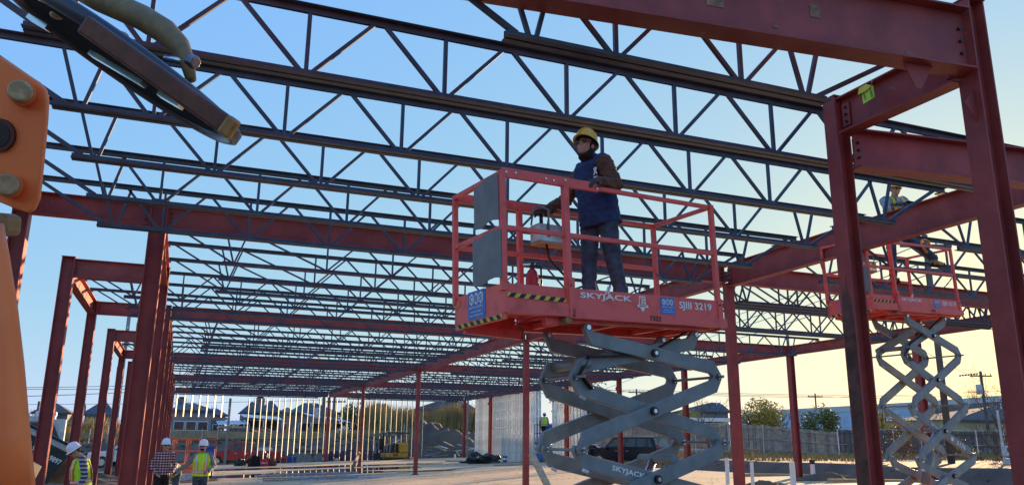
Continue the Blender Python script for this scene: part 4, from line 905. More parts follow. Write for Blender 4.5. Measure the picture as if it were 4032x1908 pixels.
# ------------------------------------------------------------------ vehicles
def car(name,label,cat,prof_,cab,L,W,wheels,paint,loc,rz,wr=.38,glassbands=(),bed=None,rear=None,extras=None):
    """prof_: side outline (x,z) ; front is -x"""
    t=thing(name,label,cat,loc,rz)
    b=MB(); n=len(prof_); secs=[]
    for y,s in ((-W/2,.0),(-W/2+.06,1),(W/2-.06,1),(W/2,.0)):
        secs.append([(x+(.03 if s==0 and x<0 else (-.03 if s==0 else 0)),y,z-(.04 if s==0 and z>.6 else 0)) for x,z in prof_])
    b.v=[p for s in secs for p in s]
    b.f=[tuple(range(n)),tuple(range(3*n,4*n))[::-1]]+[(j*n+i,(j+1)*n+i,(j+1)*n+(i+1)%n,j*n+(i+1)%n) for j in range(3) for i in range(n)]
    b.build('body',paint,t)
    b=MB(); m=len(cab); w2=W/2-.07; secs=[]
    top=max(z for x,z in cab)
    for y in (-1,1): secs.append([(x,y*(w2-.13*((z-cab[0][1])/(top-cab[0][1]))),z) for x,z in cab])
    b.v=[p for s in secs for p in s]; b.f=[tuple(range(m)),tuple(range(m,2*m))[::-1]]+[(i,i+m,(i+1)%m+m,(i+1)%m) for i in range(m)]
    cb=b.build('cabin',paint,t)
    for q,gb in enumerate(glassbands):
        for y in (-1,1):
            b=MB(); pts=[]
            for x,z in gb:
                yy=y*(w2-.13*((z-cab[0][1])/(top-cab[0][1]))+.006); pts.append((x,yy,z))
            b.add(pts+[(p[0],p[1]+y*.004,p[2]) for p in pts],[tuple(range(len(pts))),tuple(range(len(pts),2*len(pts)))]); b.build('window',glass,t)
    # windscreen and rear glass follow the cabin slopes
    def slope_glass(a,c,nm):
        (x0,z0),(x1,z1)=a,c; d=V((x1-x0,0,z1-z0)); nrm=V((-d.z,0,d.x)).normalized()*.01
        if nm=='rear_window': nrm=-nrm if nrm.x<0 else nrm
        else: nrm=nrm if nrm.x<0 else -nrm
        p=V((x0,0,z0))+d*.12+nrm; e=V((x0,0,z0))+d*.9+nrm; k0=w2-.05; k1=w2-.16
        MB().add([(p.x,-k0,p.z),(p.x,k0,p.z),(e.x,k1,e.z),(e.x,-k1,e.z)],[(0,1,2,3)]).build(nm,glass,t)
    slope_glass(cab[0],cab[1],'windscreen'); slope_glass(cab[-1],cab[-2],'rear_window')
    for x in wheels:
        for y in (-1,1):
            c=y*(W/2-.11)
            MB().tube([(x,y*(W/2-.02),wr),(x,y*(W/2+.012),wr)],wr*1.16,24).build('wheel_arch',black,t)
            wh=MB().tube([(x,c-.12,wr),(x,c+.14*y+.0 if y>0 else c+.12,wr)],wr,24).build('wheel',rubber,t)
            MB().tube([(x,y*(W/2+.03),wr),(x,y*(W/2+.04),wr)],wr*.64,14).build('rim',alu,wh)
            for k in range(5):
                a=2*PI*k/5; MB().bar((x,y*(W/2+.047),wr),(x+math.cos(a)*wr*.58,y*(W/2+.047),wr+math.sin(a)*wr*.58),.05,.01,up=(0,1,0)).build('spoke',steelr,wh)
    xf=min(x for x,z in prof_); xr=max(x for x,z in prof_); lamp=mat('headlamp_glass',(.75,.75,.72),.15,.2,.1,5); tl=mat('tail_lamp_red',(.45,.02,.02),.3)
    for y in (-1,1):
        MB().box((xf+.03,y*(W/2-.22),.92),(.10,.30,.17)).build('headlamp',lamp,t); MB().box((xr-.02,y*(W/2-.10),1.02 if bed else 1.1),(.08,.14,.36 if bed else .55)).build('tail_lamp',tl,t)
        MB().box((cab[0][0]+.25,y*(W/2+.12),1.12),(.12,.20,.16)).build('mirror',paint,t,bevel=.02)
        for x in (cab[0][0]+.95,cab[0][0]+1.75): MB().box((x,y*(W/2+.012),1.0),(.16,.02,.03)).build('door_handle',steelr,t)
        MB().box((0,y*(W/2+.005),.42),(wheels[1]-wheels[0]-1.0,.06,.07)).build('side_step',black,t)
    MB().box((xf-.01,0,.86),(.05,W*.5,.30)).build('grille',black,t); MB().box((xf-.03,0,.52),(.12,W*.96,.2)).build('bumper',steelr if bed else paint,t,bevel=.02)
    MB().box((xr+.04,0,.52),(.12,W*.96,.2)).build('bumper',steelr if bed else paint,t,bevel=.02)
    if bed: MB().box((bed[0]/2+bed[1]/2,0,1.085),(bed[1]-bed[0]-.1,W-.22,.02)).build('bed_floor',black,t)
    if rear: 
        pl_=MB().box((xr+.012,0,.95),(.02,.36,.18)).build('number_plate',white,t)
    if extras: extras(t,W,xr)
    return t
PK=[(-2.85,.42),(-2.88,.98),(-2.72,1.10),(-1.35,1.20),(2.85,1.16),(2.88,.45)]
PC=[(-1.40,1.17),(-.72,1.80),(.62,1.84),(.86,1.17)]
PG=[[(-1.10,1.22),(-.66,1.72),(-.08,1.74),(-.08,1.22)],[(.02,1.22),(.02,1.74),(.56,1.74),(.74,1.22)]]
SV=[(-2.6,.40),(-2.63,.98),(-2.45,1.12),(-1.25,1.22),(2.45,1.25),(2.58,.9),(2.58,.42)]
SC=[(-1.30,1.2),(-.62,1.84),(2.2,1.86),(2.50,1.2)]
SG=[[(-1.0,1.27),(-.55,1.74),(.0,1.76),(.0,1.27)],[(.08,1.27),(.08,1.76),(1.0,1.76),(1.0,1.27)],[(1.08,1.27),(1.08,1.76),(2.0,1.76),(2.22,1.27)]]
cred=mat('car_paint_red',(.42,.015,.02),.22,.1,.08,3,spec=.7); cblue=mat('car_paint_blue',(.012,.022,.11),.2,.2,.08,3,spec=.7); cblk=mat('car_paint_black',(.008,.010,.016),.22,0,.1,3,spec=.35); cwh=mat('car_paint_white',(.75,.77,.80),.25,0,.05,3)
def atd(px,py,dep): return EYE+ray(px,py)*dep
def load(t,W,xr):
    MB().box((1.6,0,1.32),(.9,1.5,.22)).build('cargo_box',bs,t)
    MB().bar((1.2,.3,1.3),(2.9,.5,1.7),.3,.04).build('cargo_board',wood,t)
p=atd(960,1800,63); car('pickup_truck','red pickup truck parked beyond the far stud wall, boards in its bed','pickup',PK,PC,5.7,1.95,(-1.85,1.75),cred,(p.x,p.y,-.72),R(-14),bed=(.95,2.75),glassbands=PG,extras=load)
def load2(t,W,xr):
    MB().bar((-.2,.2,1.95),(2.6,-.2,1.75),.9,.05).build('tool_rack',black,t); MB().bar((1.1,0,1.3),(3.2,.2,2.1),.5,.06).build('cargo_board',blg,t); MB().box((1.3,0,1.5),(.5,1.4,.5)).build('cargo_box',dkcloth,t)
p=atd(1425,1798,63); car('pickup_truck','dark blue pickup truck behind the thin metal studs, piled with gear','pickup',PK,PC,5.7,1.95,(-1.85,1.75),cblue,(p.x,p.y,-.62),R(-12),bed=(.95,2.75),glassbands=PG,extras=load2)
p=atd(520,1806,60); car('pickup_truck','white pickup truck mostly hidden by the left columns','pickup',PK,PC,5.7,1.95,(-1.85,1.75),cwh,(p.x,p.y,-.78),R(-10),bed=(.95,2.75),glassbands=PG)
def suvx(t,W,xr):
    MB().box((1.0,0,1.885),(2.4,1.4,.03)).build('roof_rack',steelr,t); MB().box((xr+.005,0,1.1),(.02,W*.5,.04)).build('chrome_strip',steelr,t)
p=atd(2478,1822,52); car('utility_vehicle','black utility vehicle parked before the wood fence, seen from behind','car',SV,SC,5.2,2.02,(-1.62,1.55),cblk,(p.x,p.y,-.22),R(-60),wr=.41,rear=1,glassbands=SG,extras=suvx)
p=atd(2300,1812,56); car('sedan_car','pale car half hidden behind the middle scissor arms','car',[(x*.88,z*.9) for x,z in SV],[(-1.1,1.05),(-.35,1.42),(.9,1.42),(1.6,1.05)],4.6,1.8,(-1.4,1.4),cwh,(p.x,p.y,-.25),R(-35),wr=.33,glassbands=[[(-.8,1.1),(-.3,1.38),(.25,1.38),(.25,1.1)],[(.33,1.1),(.33,1.38),(.85,1.38),(1.2,1.1)]])
# mini excavator
ey=mat('excavator_yellow',(.55,.33,.03),.45)
p=atd(1552,1804,60); ex_=thing('mini_excavator','yellow mini excavator with open black canopy beyond the stud wall','excavator',(p.x,p.y,-.45),R(8))
for y in (-.6,.6): MB().tube([(-.85,y-.15,.25),(-.85,y+.15,.25)],.25,16).add(*(lambda b:(b.v,b.f))(MB().box((0,y,.25),(1.7,.3,.5)))).tube([(.85,y-.15,.25),(.85,y+.15,.25)],.25,16).build('track',rubber,ex_)
MB().box((0,0,.70),(1.7,1.3,.30)).build('house',ey,ex_,bevel=.06); MB().box((.55,0,1.25),(.75,1.2,.75)).build('engine_cover',ey,ex_,bevel=.10)
for x in (-.7,.85):
    for y in (-.55,.55): MB().bar((x,y,.9),(x,y,2.3),.07,.07).build('canopy_post',black,ex_)
MB().box((.05,0,2.34),(1.8,1.3,.08)).build('canopy',black,ex_,bevel=.03); MB().box((.05,0,1.25),(.5,.5,.6)).build('seat',black,ex_,bevel=.05)
MB().bar((-.8,0,.9),(-1.1,0,1.9),.18,.22).build('boom',black,ex_); MB().bar((-1.1,0,1.9),(-1.4,0,.9),.14,.18).build('stick',black,ex_); MB().tube([(-1.45,-.25,.7),(-1.45,.25,.7)],.24,12).build('bucket',black,ex_)
MB().box((1.6,0,.35),(.12,1.5,.4)).build('blade',ey,ex_); ctext('26',-.2,.75,.4,.2,black,ex_,y=-.70)
# small far lifts
def mini_lift(lab,px,py,dep,col,h,zg,rz=0,cover=None):
    p=atd(px,py,dep); t=thing('scissor_lift',lab,'scissor lift',(p.x,p.y,zg),rz)
    MB().box((0,0,.45),(1.6,.75,.4)).build('chassis',col,t,bevel=.03)
    for x in (-.55,.55):
        for y in (-.4,.4): MB().tube([(x,y-.05,.17),(x,y+.05,.17)],.17,14).build('wheel',rubber,t)
    n=max(1,int((h-.7)/.35)); dz=(h-.7)/n
    for i in range(n):
        for y in (-.25,.25):
            for s in (-1,1): MB().bar((-.65*s,y,.65+i*dz),(.65*s,y,.65+(i+1)*dz),.04,.07,up=(0,1,0)).build('scissor_arm',col,t)
    MB().box((0,0,h),(1.7,.75,.14)).build('platform',col,t)
    for z in (h+.6,h+1.1):
        for y in (-.36,.36): MB().tube([(-.83,y,z),(.83,y,z)],.022,6).build('rail',col,t)
        for x in (-.83,.83): MB().tube([(x,-.36,z),(x,.36,z)],.022,6).build('rail',col,t)
    for x in (-.83,-.25,.3,.83):
        for y in (-.36,.36): MB().tube([(x,y,h),(x,y,h+1.1)],.02,6).build('post',col,t)
    if cover: MB().box((.45,-.2,h+.75),(.75,.4,.6)).build('cover',cover,t,bevel=.04)
    return t
liftblue=mat('lift_blue_paint',(.03,.14,.42),.45); p=atd(2145,1829,50)
ml=mini_lift('blue scissor lift beside the stud wall carrying a man in a lime vest',2143,1826,49,liftblue,1.25,-.05,R(50),cover=toolblue)
MB().box((-.3,-.39,1.45),(.5,.02,.3)).build('side_sign',white,ml)
mini_lift('parked orange scissor lift behind the standing men',700,1818,34,safo,.75,-.60,R(5))
mini_lift('low orange scissor lift right of the first one behind the men',765,1822,36,mat('rail_orange_red',(.60,.11,.04),.5),.72,-.58,R(3))
p=atd(1090/1,1730,40)
bn=thing('blue_bin','blue bin with a lid behind the grey shirted man','bin',tuple(atd(812,1815,36).xy)+(-.6,)); MB().box((0,0,.85),(.62,.6,1.2)).build('body',toolblue,bn,bevel=.04); MB().box((0,0,1.5),(.68,.66,.08)).build('lid',toolblue,bn)
# man in the blue lift
q=ml.location; mwq=M.Translation((q.x,q.y,q.z+1.32))@M.Rotation(R(150),4,'Z')
worker('man in lime vest and pale hard hat standing in the small blue lift, back turned',mwq,Jstand(bend=.1,head=(0,-.1,1.62)),(0,-1,0),(0,-.9,-.4),dict(top=greycl,vest=1,legs=dkcloth,hair=brownh,topname='shirt'),vox=.022)
# dumpster, tipped
p=atd(180,1850,26); dm=thing('dumpster','long black roll-off dumpster tipped down to the right with a white phone number','dumpster',(p.x,p.y,0)); dblk=mat('dumpster_black',(.012,.013,.015),.4,0,.5,4)
dm.matrix_world=M.Translation(atd(272,1789,27))@M.Rotation(-R(8),4,'Z')@M.Rotation(R(26.5),4,'Y')
MB().add([(-5,0,-.02),(0,0,-.02),(-.12,0,-1.2),(-5,0,-1.2),(-5,2.2,-.02),(0,2.2,-.02),(-.12,2.2,-1.2),(-5,2.2,-1.2)],[(0,1,2,3),(7,6,5,4),(0,4,5,1),(1,5,6,2),(2,6,7,3),(3,7,4,0)]).build('container',dblk,dm)
for y in (-.03,2.2): MB().bar((-5,y,0),(.04,y,0),.10,.10).build('top_rail',dblk,dm)
MB().bar((.0,0,0),(0,2.2,0),.1,.1).build('top_rail',dblk,dm); MB().bar((-5,-.04,-1.2),(0,-.04,-1.2),.1,.12).build('bottom_rail',dblk,dm)
for x in (-4,-3.2,-2.4,-1.6,-.8,-.1): MB().bar((x,-.035,-.62),(x,-.035,-1.14),.08,.07,up=(0,1,0)).build('rib',dblk,dm)
for tx,cx_,cz,w_,h_ in (('903-',-.95,-.30,.34,.17),('9897',-.28,-.33,.40,.17),('STAMPEDE',-1.62,-.20,.78,.10),('Construction',-1.50,-.36,.62,.08)):
    ctext(tx,cx_,cz,w_,h_,lettering,dm,y=-.005)
# grey machine far left
p=atd(125,1690,55); gm=thing('tipper_trailer','dark tipper trailer with white tank behind the black dumpster','trailer',(p.x,p.y,-.3),R(5))
MB().add([(-2,0,1.2),(1.9,0,1.2),(1.2,0,2.6),(-2.4,0,2.6),(-2,2,1.2),(1.9,2,1.2),(1.2,2,2.6),(-2.4,2,2.6)],[(0,1,2,3),(7,6,5,4),(0,4,5,1),(1,5,6,2),(2,6,7,3),(3,7,4,0)]).build('tub',mat('dark_grey_tub',(.05,.055,.06),.5),gm)
MB().box((.0,1,2.85),(2.6,1.4,.4)).build('cover',bs,gm,bevel=.05); MB().box((.7,1,3.2),(1.3,1.1,.35)).build('white_tank',white,gm,bevel=.08); MB().box((1.6,1,1.9),(.8,1.8,1.9)).build('cab',bs,gm,bevel=.05)
for x in (-1.4,-.6,1.6):
    for y in (.1,1.9): MB().tube([(x,y-.12,.45),(x,y+.12,.45)],.45,16).build('wheel',rubber,gm)
# ------------------------------------------------------------------ houses and sheds behind
shing=mat('grey_shingles',(.105,.11,.125),.9,0,.35,1.5,bump=.3,bscale=6); shing2=mat('brown_shingles',(.12,.10,.09),.9,0,.3,1.5); siding=mat('tan_siding',(.42,.36,.27),.85,0,.15,1); brick=mat('grey_brick',(.24,.22,.21),.9,0,.25,2); redsh=mat('red_door',(.30,.04,.04),.6)
def house(lab,xl,xr,ye,rl,rr,yp,Y,wallm=brick,roofm=shing,chim=None,wins=1,extra=None,zb=.6,dep=9):
    a=on(xl,ye,1,Y); b_=on(xr,ye,1,Y); ze=(a.z+b_.z)/2; r0=on(rl,yp,1,Y+dep/2); r1=on(rr,yp,1,Y+dep/2); zr=(r0.z+r1.z)/2
    t=thing('house',lab,'house',(a.x,Y,zb)); w_=b_.x-a.x; o=V((a.x,Y,zb)); ze-=zb; zr-=zb
    MB().box((w_/2,dep/2,ze/2),(w_-.8,dep-.8,ze)).build('wall',wallm,t)
    x0,x1=r0.x-o.x,r1.x-o.x
    b=MB(); b.add([(0,0,ze),(w_,0,ze),(w_,dep,ze),(0,dep,ze),(x0,dep/2,zr),(x1+.05,dep/2,zr)],[(0,1,5,4),(1,2,5),(2,3,4,5),(3,0,4),(0,3,2,1)])
    b.add([(0,0,ze-.22),(w_,0,ze-.22),(w_,0,ze),(0,0,ze)],[(0,1,2,3)])
    rf=b.build('roof',roofm,t)
    if chim:
        c=on(chim[0],chim[1],1,Y+dep/2); MB().box((c.x-o.x,dep/2,(c.z-zb+ze)/2),(chim[2],.9,c.z-zb-ze)).build('chimney',brick,rf); MB().box((c.x-o.x,dep/2,c.z-zb+.1),(chim[2]*.7,.6,.25)).build('chimney_cap',black,rf)
    for k in range(wins):
        x=w_*(k+1)/(wins+1); f=MB().box((x,.36,ze*.55),(1.3,.08,1.2)).build('window',white,t); MB().box((x,.31,ze*.55),(1.1,.04,1.0)).build('pane',glass,f)
    for x in (x0+.4,x1-.6): MB().tube([(x,dep/2-1,zr-.6),(x,dep/2-1,zr+.35)],.06,6).build('vent_pipe',white,rf)
    return t
house('dark hip roofed house at the far left above the dumpster',120,280,1622,196,225,1586,118,roofm=shing2)
house('pale house with steep grey hip roof and chimney between the left columns',318,452,1628,405,415,1576,108,wallm=siding,chim=(297+26,1590,.9),wins=2)
house('low roofed house partly behind the big left columns',500,640,1622,560,590,1596,125,roofm=shing2)
house('grey house with tall chimney seen through the wide opening',664,850,1612,738,762,1584,112,wallm=mat('grey_siding',(.28,.29,.30),.85,0,.15,1),chim=(717,1568,1.1),wins=3)
house('lower wing with dark roof right of the tall chimney house',820,900,1632,838,850,1604,122)
house('sharp peaked grey roofed house left of the red pickup cab',950,1045,1622,990,996,1581,125,chim=(1025,1566,1.3))
house('twin peaked house with the high pointed roof above the red pickup',1030,1110,1618,1062,1070,1576,118,wins=2)
house('small peaked roof between two larger houses beyond the studs',1105,1160,1620,1130,1134,1602,128,roofm=shing2)
house('broad grey roofed house with red door above the studs',1150,1345,1624,1196,1246,1585,114,wins=3,chim=None)
house('house roof half hidden by the dark evergreen tree',1440,1540,1616,1485,1520,1586,120)
house('long brown roof behind the reed bank',1660,1885,1612,1725,1830,1578,110,roofm=shing2,chim=(1776,1562,1.2))
house('brown house roof above the low white building',2752,2880,1618,2800,2835,1583,112,roofm=shing2)
corr=mat('corrugated_blue_roof',(.40,.46,.55),.45,.3,.2,5)
def shed(lab,xl,xr,yl,yr,yb,Y,m=corr,wallm=black,name='open_shed',cat='shed',dep=6,solid_=False):
    a=on(xl,yl,1,Y); b_=on(xr,yr,1,Y); zb=on(xl,yb,1,Y).z; t=thing(name,lab,cat,(a.x,Y,zb)); w_=b_.x-a.x
    b=MB(); h0,h1=a.z-zb,b_.z-zb; n=int(w_/.35)
    for i in range(n):   # ribbed sheet
        x=w_*i/n; x2=w_*(i+.5)/n; z=h0+(h1-h0)*i/n
        b.add([(x,-.3,z-.5),(x2,-.3,z-.46),(x2,dep,z+.04),(x,dep,z)],[(0,1,2,3)]); x3=w_*(i+1)/n; b.add([(x2,-.3,z-.46),(x3,-.3,z-.5),(x3,dep,z),(x2,dep,z+.04)],[(0,1,2,3)])
    b.build('roof',m,t)
    if solid_: MB().box((w_/2,dep/2,min(h0,h1)/2-.3),(w_-.3,dep-.4,min(h0,h1)-.6)).build('wall',wallm,t)
    else:
        MB().box((w_/2,dep-.2,min(h0,h1)/2-.2),(w_-.2,.1,min(h0,h1)-.5)).build('back_wall',wallm,t)
        for x in (.15,w_/2,w_-.15): MB().bar((x,0,0),(x,0,min(h0,h1)-.5),.12,.12).build('post',white,t)
    return t
shed('open shed with blue-grey ribbed roof left of the evergreen tree',1222,1390,1618,1646,1678,88)
shed('open shed with pale ribbed roof before the broad grey house',960,1120,1622,1634,1680,90)
shed('low shed with pale blue sheet roof behind the red pickup',860,985,1650,1648,1682,86,solid_=True,wallm=bs)
wbl=mat('warehouse_blue_wall',(.48,.60,.72),.7,0,.1,2)
t=thing('warehouse','long pale blue warehouse with white roof edge beyond the wooden fence','warehouse',(0,0,0))
Lc=[atd(3060,1612,112),atd(3620,1580,112),atd(3990,1552,104)]
for i in range(2):
    a,c=Lc[i],Lc[i+1]; d=V((c.x-a.x,c.y-a.y,0)); nn_=V((-d.y,d.x,0)).normalized()
    for z0,z1,nm_,mm,o_ in ((.2,a.z-.75,'wall',wbl if i==0 else brick,0),(a.z-.75,a.z,'roof_edge',bs,-.08)):
        b=MB(); zt0,zt1=z1,(z1+(c.z-a.z)); b.add([(a.x,a.y,z0),(c.x,c.y,z0+(0 if nm_=='wall' else c.z-a.z)),(c.x,c.y,zt1),(a.x,a.y,zt0)],[(0,1,2,3)])
        k=[(V(v)+nn_*25) for v in b.v]; b.v=[tuple(V(v)+nn_*o_) for v in b.v]; b.add(k,[]); b.f+=[(7,6,5,4),(0,4,5,1),(1,5,6,2),(2,6,7,3),(3,7,4,0)]
        b.build(nm_,mm,t)
    for k in range(14): 
        p=V((a.x,a.y,0)).lerp(V((c.x,c.y,0)),(k+.5)/14)-nn_*.05; MB().bar((p.x,p.y,.2),(p.x,p.y,a.z-.8),.10,.05,up=nn_).build('wall_rib',wbl if i==0 else brick,t)
tanw=mat('cream_wall',(.50,.42,.24),.85,0,.12,1)
house('low cream building with dark hip roof right of the right lift',3765,4040,1652,3900,3990,1600,62,wallm=tanw,roofm=shing2,zb=.4,dep=10,wins=0)
t=thing('flat_roof_building','low white flat roofed building with a small green sign behind the fence','building',tuple(atd(2240,1760,76).xy)+(.4,))
a=atd(2240,1665,76); c=atd(2873,1638,76); w_=(c-a).length; ang=math.atan2(c.y-a.y,c.x-a.x); t.rotation_euler=(0,0,ang); h=c.z-.4
MB().box((w_/2,5,h/2-.3),(w_,10,h-.5)).build('wall',mat('pale_wall',(.62,.62,.58),.8),t); MB().box((w_/2,4.9,h-.3),(w_+.4,10.4,.35)).build('roof_edge',white,t)
MB().box((w_*.78,-.06,h-1.2),(1.6,.06,.6)).build('green_sign',mat('sign_green',(.04,.22,.10),.6),t)
# wooden fence, seen from its back: pickets, rails, steel posts
fw_=[mat('fence_board_%d'%k,c_,.9,0,.25,3) for k,c_ in enumerate(((.34,.27,.21),(.42,.34,.25),(.26,.21,.17)))]
def fence(lab,pxs,dep,post=True,mats=fw_):
    P_=[atd(px,pb,dp) for px,pt,pb,dp in pxs]; T_=[atd(px,pt,dp) for px,pt,pb,dp in pxs]
    t=thing('wooden_fence' if post else 'board_fence',lab,'fence',tuple(P_[0].xy)+(P_[0].z,)); o=V(t.location)
    mbs=[MB() for _ in mats]; dirs=None; k=0; posts=[]
    for i in range(len(P_)-1):
        a,c=P_[i],P_[i+1]; L=(c.xy-a.xy).length; n=int(L/.15)
        d=V((c.x-a.x,c.y-a.y,0)).normalized(); nn_=V((d.y,-d.x,0))
        for j in range(n):
            f=(j+.5)/n; b0=a.lerp(c,f)-o; zt=T_[i].z*(1-f)+T_[i+1].z*f-o.z+random.uniform(-.03,.03)
            mbs[random.randrange(len(mats))].box((b0.x+nn_.x*.0,b0.y,(b0.z+zt)/2),(.142,.02,zt-b0.z),M.Rotation(math.atan2(d.y,d.x),3,'Z'))
        for f in (.12,.52,.9):
            r0=a-o; r1=c-o; z0=r0.z+(T_[i].z-a.z)*f; z1=r1.z+(T_[i+1].z-c.z)*f
            MB().bar((r0.x+nn_.x*.04,r0.y+nn_.y*.04,z0),(r1.x+nn_.x*.04,r1.y+nn_.y*.04,z1),.04,.09).build('rail',mats[1],t)
        if post:
            m_=max(1,int(L/2.35))
            for j in range(m_+1):
                f=j/m_; b0=a.lerp(c,f)-o+nn_*.10; MB().tube([(b0.x,b0.y,b0.z-.3),(b0.x,b0.y,T_[i].z*(1-f)+T_[i+1].z*f-o.z+.04)],.035,8).build('post',bs,t)
    for b,m_ in zip(mbs,mats):
        tag(b.build('pickets',m_,t),kind='stuff')
    return t
fence('weathered wooden fence with pale steel posts running across the right background',[(2150,1664,1768,60),(2740,1662,1764,58),(3010,1672,1782,56),(3305,1700,1800,54)],58)
fence('darker solid board fence right of the weathered wooden fence',[(3310,1690,1804,58),(3600,1694,1812,58),(4080,1700,1820,58)],58,post=False,mats=[fw_[2],mat('dark_fence',(.12,.11,.10),.9),mat('dark_fence_b',(.16,.14,.12),.9)])
# chain link rail line
cl=thing('chain_link_fence','wire fence with thin posts in front of the cream building','wire fence',tuple(atd(3300,1850,50).xy)+(.2,)); o=V(cl.location); pv=None
for px in range(3310,4100,110):
    b0=atd(px,1840,50); e0=V((b0.x-o.x,b0.y-o.y,0)); MB().tube([e0,e0+V((0,0,2.0))],.03,6).build('post',steelr,cl)
    if pv: MB().tube([pv+V((0,0,2.0)),e0+V((0,0,2.0))],.022,6).build('top_rail',steelr,cl); MB().tube([pv+V((0,0,1.1)),e0+V((0,0,1.1))],.008,6).build('wire',steelr,cl)
    pv=e0
# form boards on top of the bank at the left
fb=mat('form_boards',(.42,.31,.17),.85,0,.25,1.5)
for k,(xa_,xb_,yt,yb_,Y,lab) in enumerate(((60,560,1700,1722,74,'long band of wooden form boards along the bank at the far left'),(540,1320,1692,1720,76,'long band of wooden form boards along the bank behind the pickups'),(1300,1700,1690,1712,79,'band of form boards reaching the reed bank'))):
    a=on(xa_,yb_,1,Y); c=on(xb_,yb_,1,Y); h=on(xa_,yt,1,Y).z-a.z; L=c.x-a.x
    t=thing('form_wall',lab,'form wall',a)
    for j in range(3): MB().box((L/2,0,h*(j+.5)/3),(L,.05,h/3-.02)).build('board',fb,t)
    n=int(L/1.25); 
    for j in range(min(n,60)): MB().bar((L*j/n,-.12,-.4),(L*j/n,-.06,h+.15+random.random()*.5),.06,.05).build('stake',bs if j%3 else fb,t)
# ------------------------------------------------------------------ poles and wires
polem=mat('timber_pole',(.16,.13,.10),.9,0,.3,2)
def upole(lab,px,yt,dep,r,arms=1,tr=False,zb=0,px2=None):
    p=atd(px,yt,dep); t=thing('utility_pole',lab,'utility pole',(p.x,p.y,zb)); h=p.z-zb
    MB().tube([(0,0,0),(0,0,h)],[r*1.25,r],10).build('pole',polem,t,smooth=True)
    for a in range(arms):
        z=h-.5-a*1.1; MB().box((0,0,z),(2.3,.12,.14),M.Rotation(-R(20),3,'Z')).build('cross_arm',polem,t)
        for q in (-1,-.45,.45,1): MB().tube([(q,-q*.36,z+.05),(q,-q*.36,z+.3)],.05,6).build('insulator',bs,t)
    if tr: MB().tube([(-.5,0,h-2.4),(-.5,0,h-1.4)],.3,12).build('transformer',bs,t)
    return t
upole('thick near utility pole rising behind the right lift',3640,925,36,.12,2,zb=0)
upole('utility pole with a line of small birds right of the right lift',3860,1460,85,.14,1,True)
upole('small distant utility pole between the scissor arms',2506,1530,120,.13,1)
upole('thin distant utility pole between the round trees',3209,1547,125,.12,1)
upole('bare timber pole at the far left above the dumpster',155,1578,95,.14,0)
upole('dark pole with boxes seen between far columns',1277,1548,80,.16,0,True); upole('second dark pole just right of the boxed pole',1318,1560,82,.14,1)
brd=[]
for k in range(7):
    p=atd(3780+k*11,1478-k*1.2,85); o=MB().ball((0,0,0),(.16,.07,.09),8,6).ball((.15,0,.08),.05,6,5).build('bird',black,smooth=True); o.location=p; tag(o,'small dark bird perched on the wire beside the right pole','bird','birds on the wire')
def wire(lab,pts,r=.014,name='power_line'):
    out=[]
    for (a,b_) in zip(pts,pts[1:]):
        A=atd(*a); B=atd(*b_); L=(B-A).length
        for k in range(10): f=k/10; out.append(A.lerp(B,f)-V((0,0,4*f*(1-f)*L*.004)))
    out.append(atd(*pts[-1])); o=MB(); c=out[0]; o.tube([p-c for p in out],r,5); o=o.build(name,black); o.location=c; tag(o,lab,'power line')
wire('upper power line crossing the sky behind the left columns',[(-50,1524,90),(420,1519,100),(1300,1500,110)],.03); wire('second power line just under the upper one at the left',[(-50,1530,88),(1300,1520,110)],.03)
wire('lowest power line behind the left columns',[(-50,1562,84),(560,1540,100),(1285,1552,80)],.035); wire('faint thin wire above the left house roofs',[(-50,1590,84),(1285,1572,80)],.02)
for i,(y0,y1) in enumerate(((1100,1255),(1128,1290),(1150,1322),(1190,1385))):
    wire('power line sloping down left behind the right girders, %s from the top'%words[i],[(3650,y0-150+i*14,36),(2840,y0+160,70),(2250,y1+190,110)],.022)
for i,(y0,y1) in enumerate(((1535,1528),(1548,1546),(1480,1500))): wire('thin wire across the sky between the scissor arms, %s of three'%words[i],[(2000,y0,120),(2506,1533+i*6,120),(3209,1553+i*5,125),(4100,y1+30,120)],.03)
wire('wire slanting from the bird pole to the right lift',[(3400,1240,60),(3860,1500,85)],.02)
ep=thing('electric_meter_post','grey post with a meter box leaning brace at the right edge','meter post',tuple(atd(3965,1855,33).xy)+(.0,)); MB().tube([(0,0,-.2),(-.1,0,2.7)],.05,10).build('pipe',bs,ep); MB().box((0,-.1,1.05),(.34,.2,.42)).build('meter_box',bs,ep,bevel=.02); MB().box((0,-.1,.45),(.36,.2,.62)).build('panel_box',bs,ep,bevel=.02); MB().bar((.2,-.1,1.0),(1.3,-.3,-.2),.09,.09).build('brace',bs,ep); MB().tube([(0,-.22,1.1),(0,-.2,1.1)],.09,12).build('meter_glass',glass,ep)
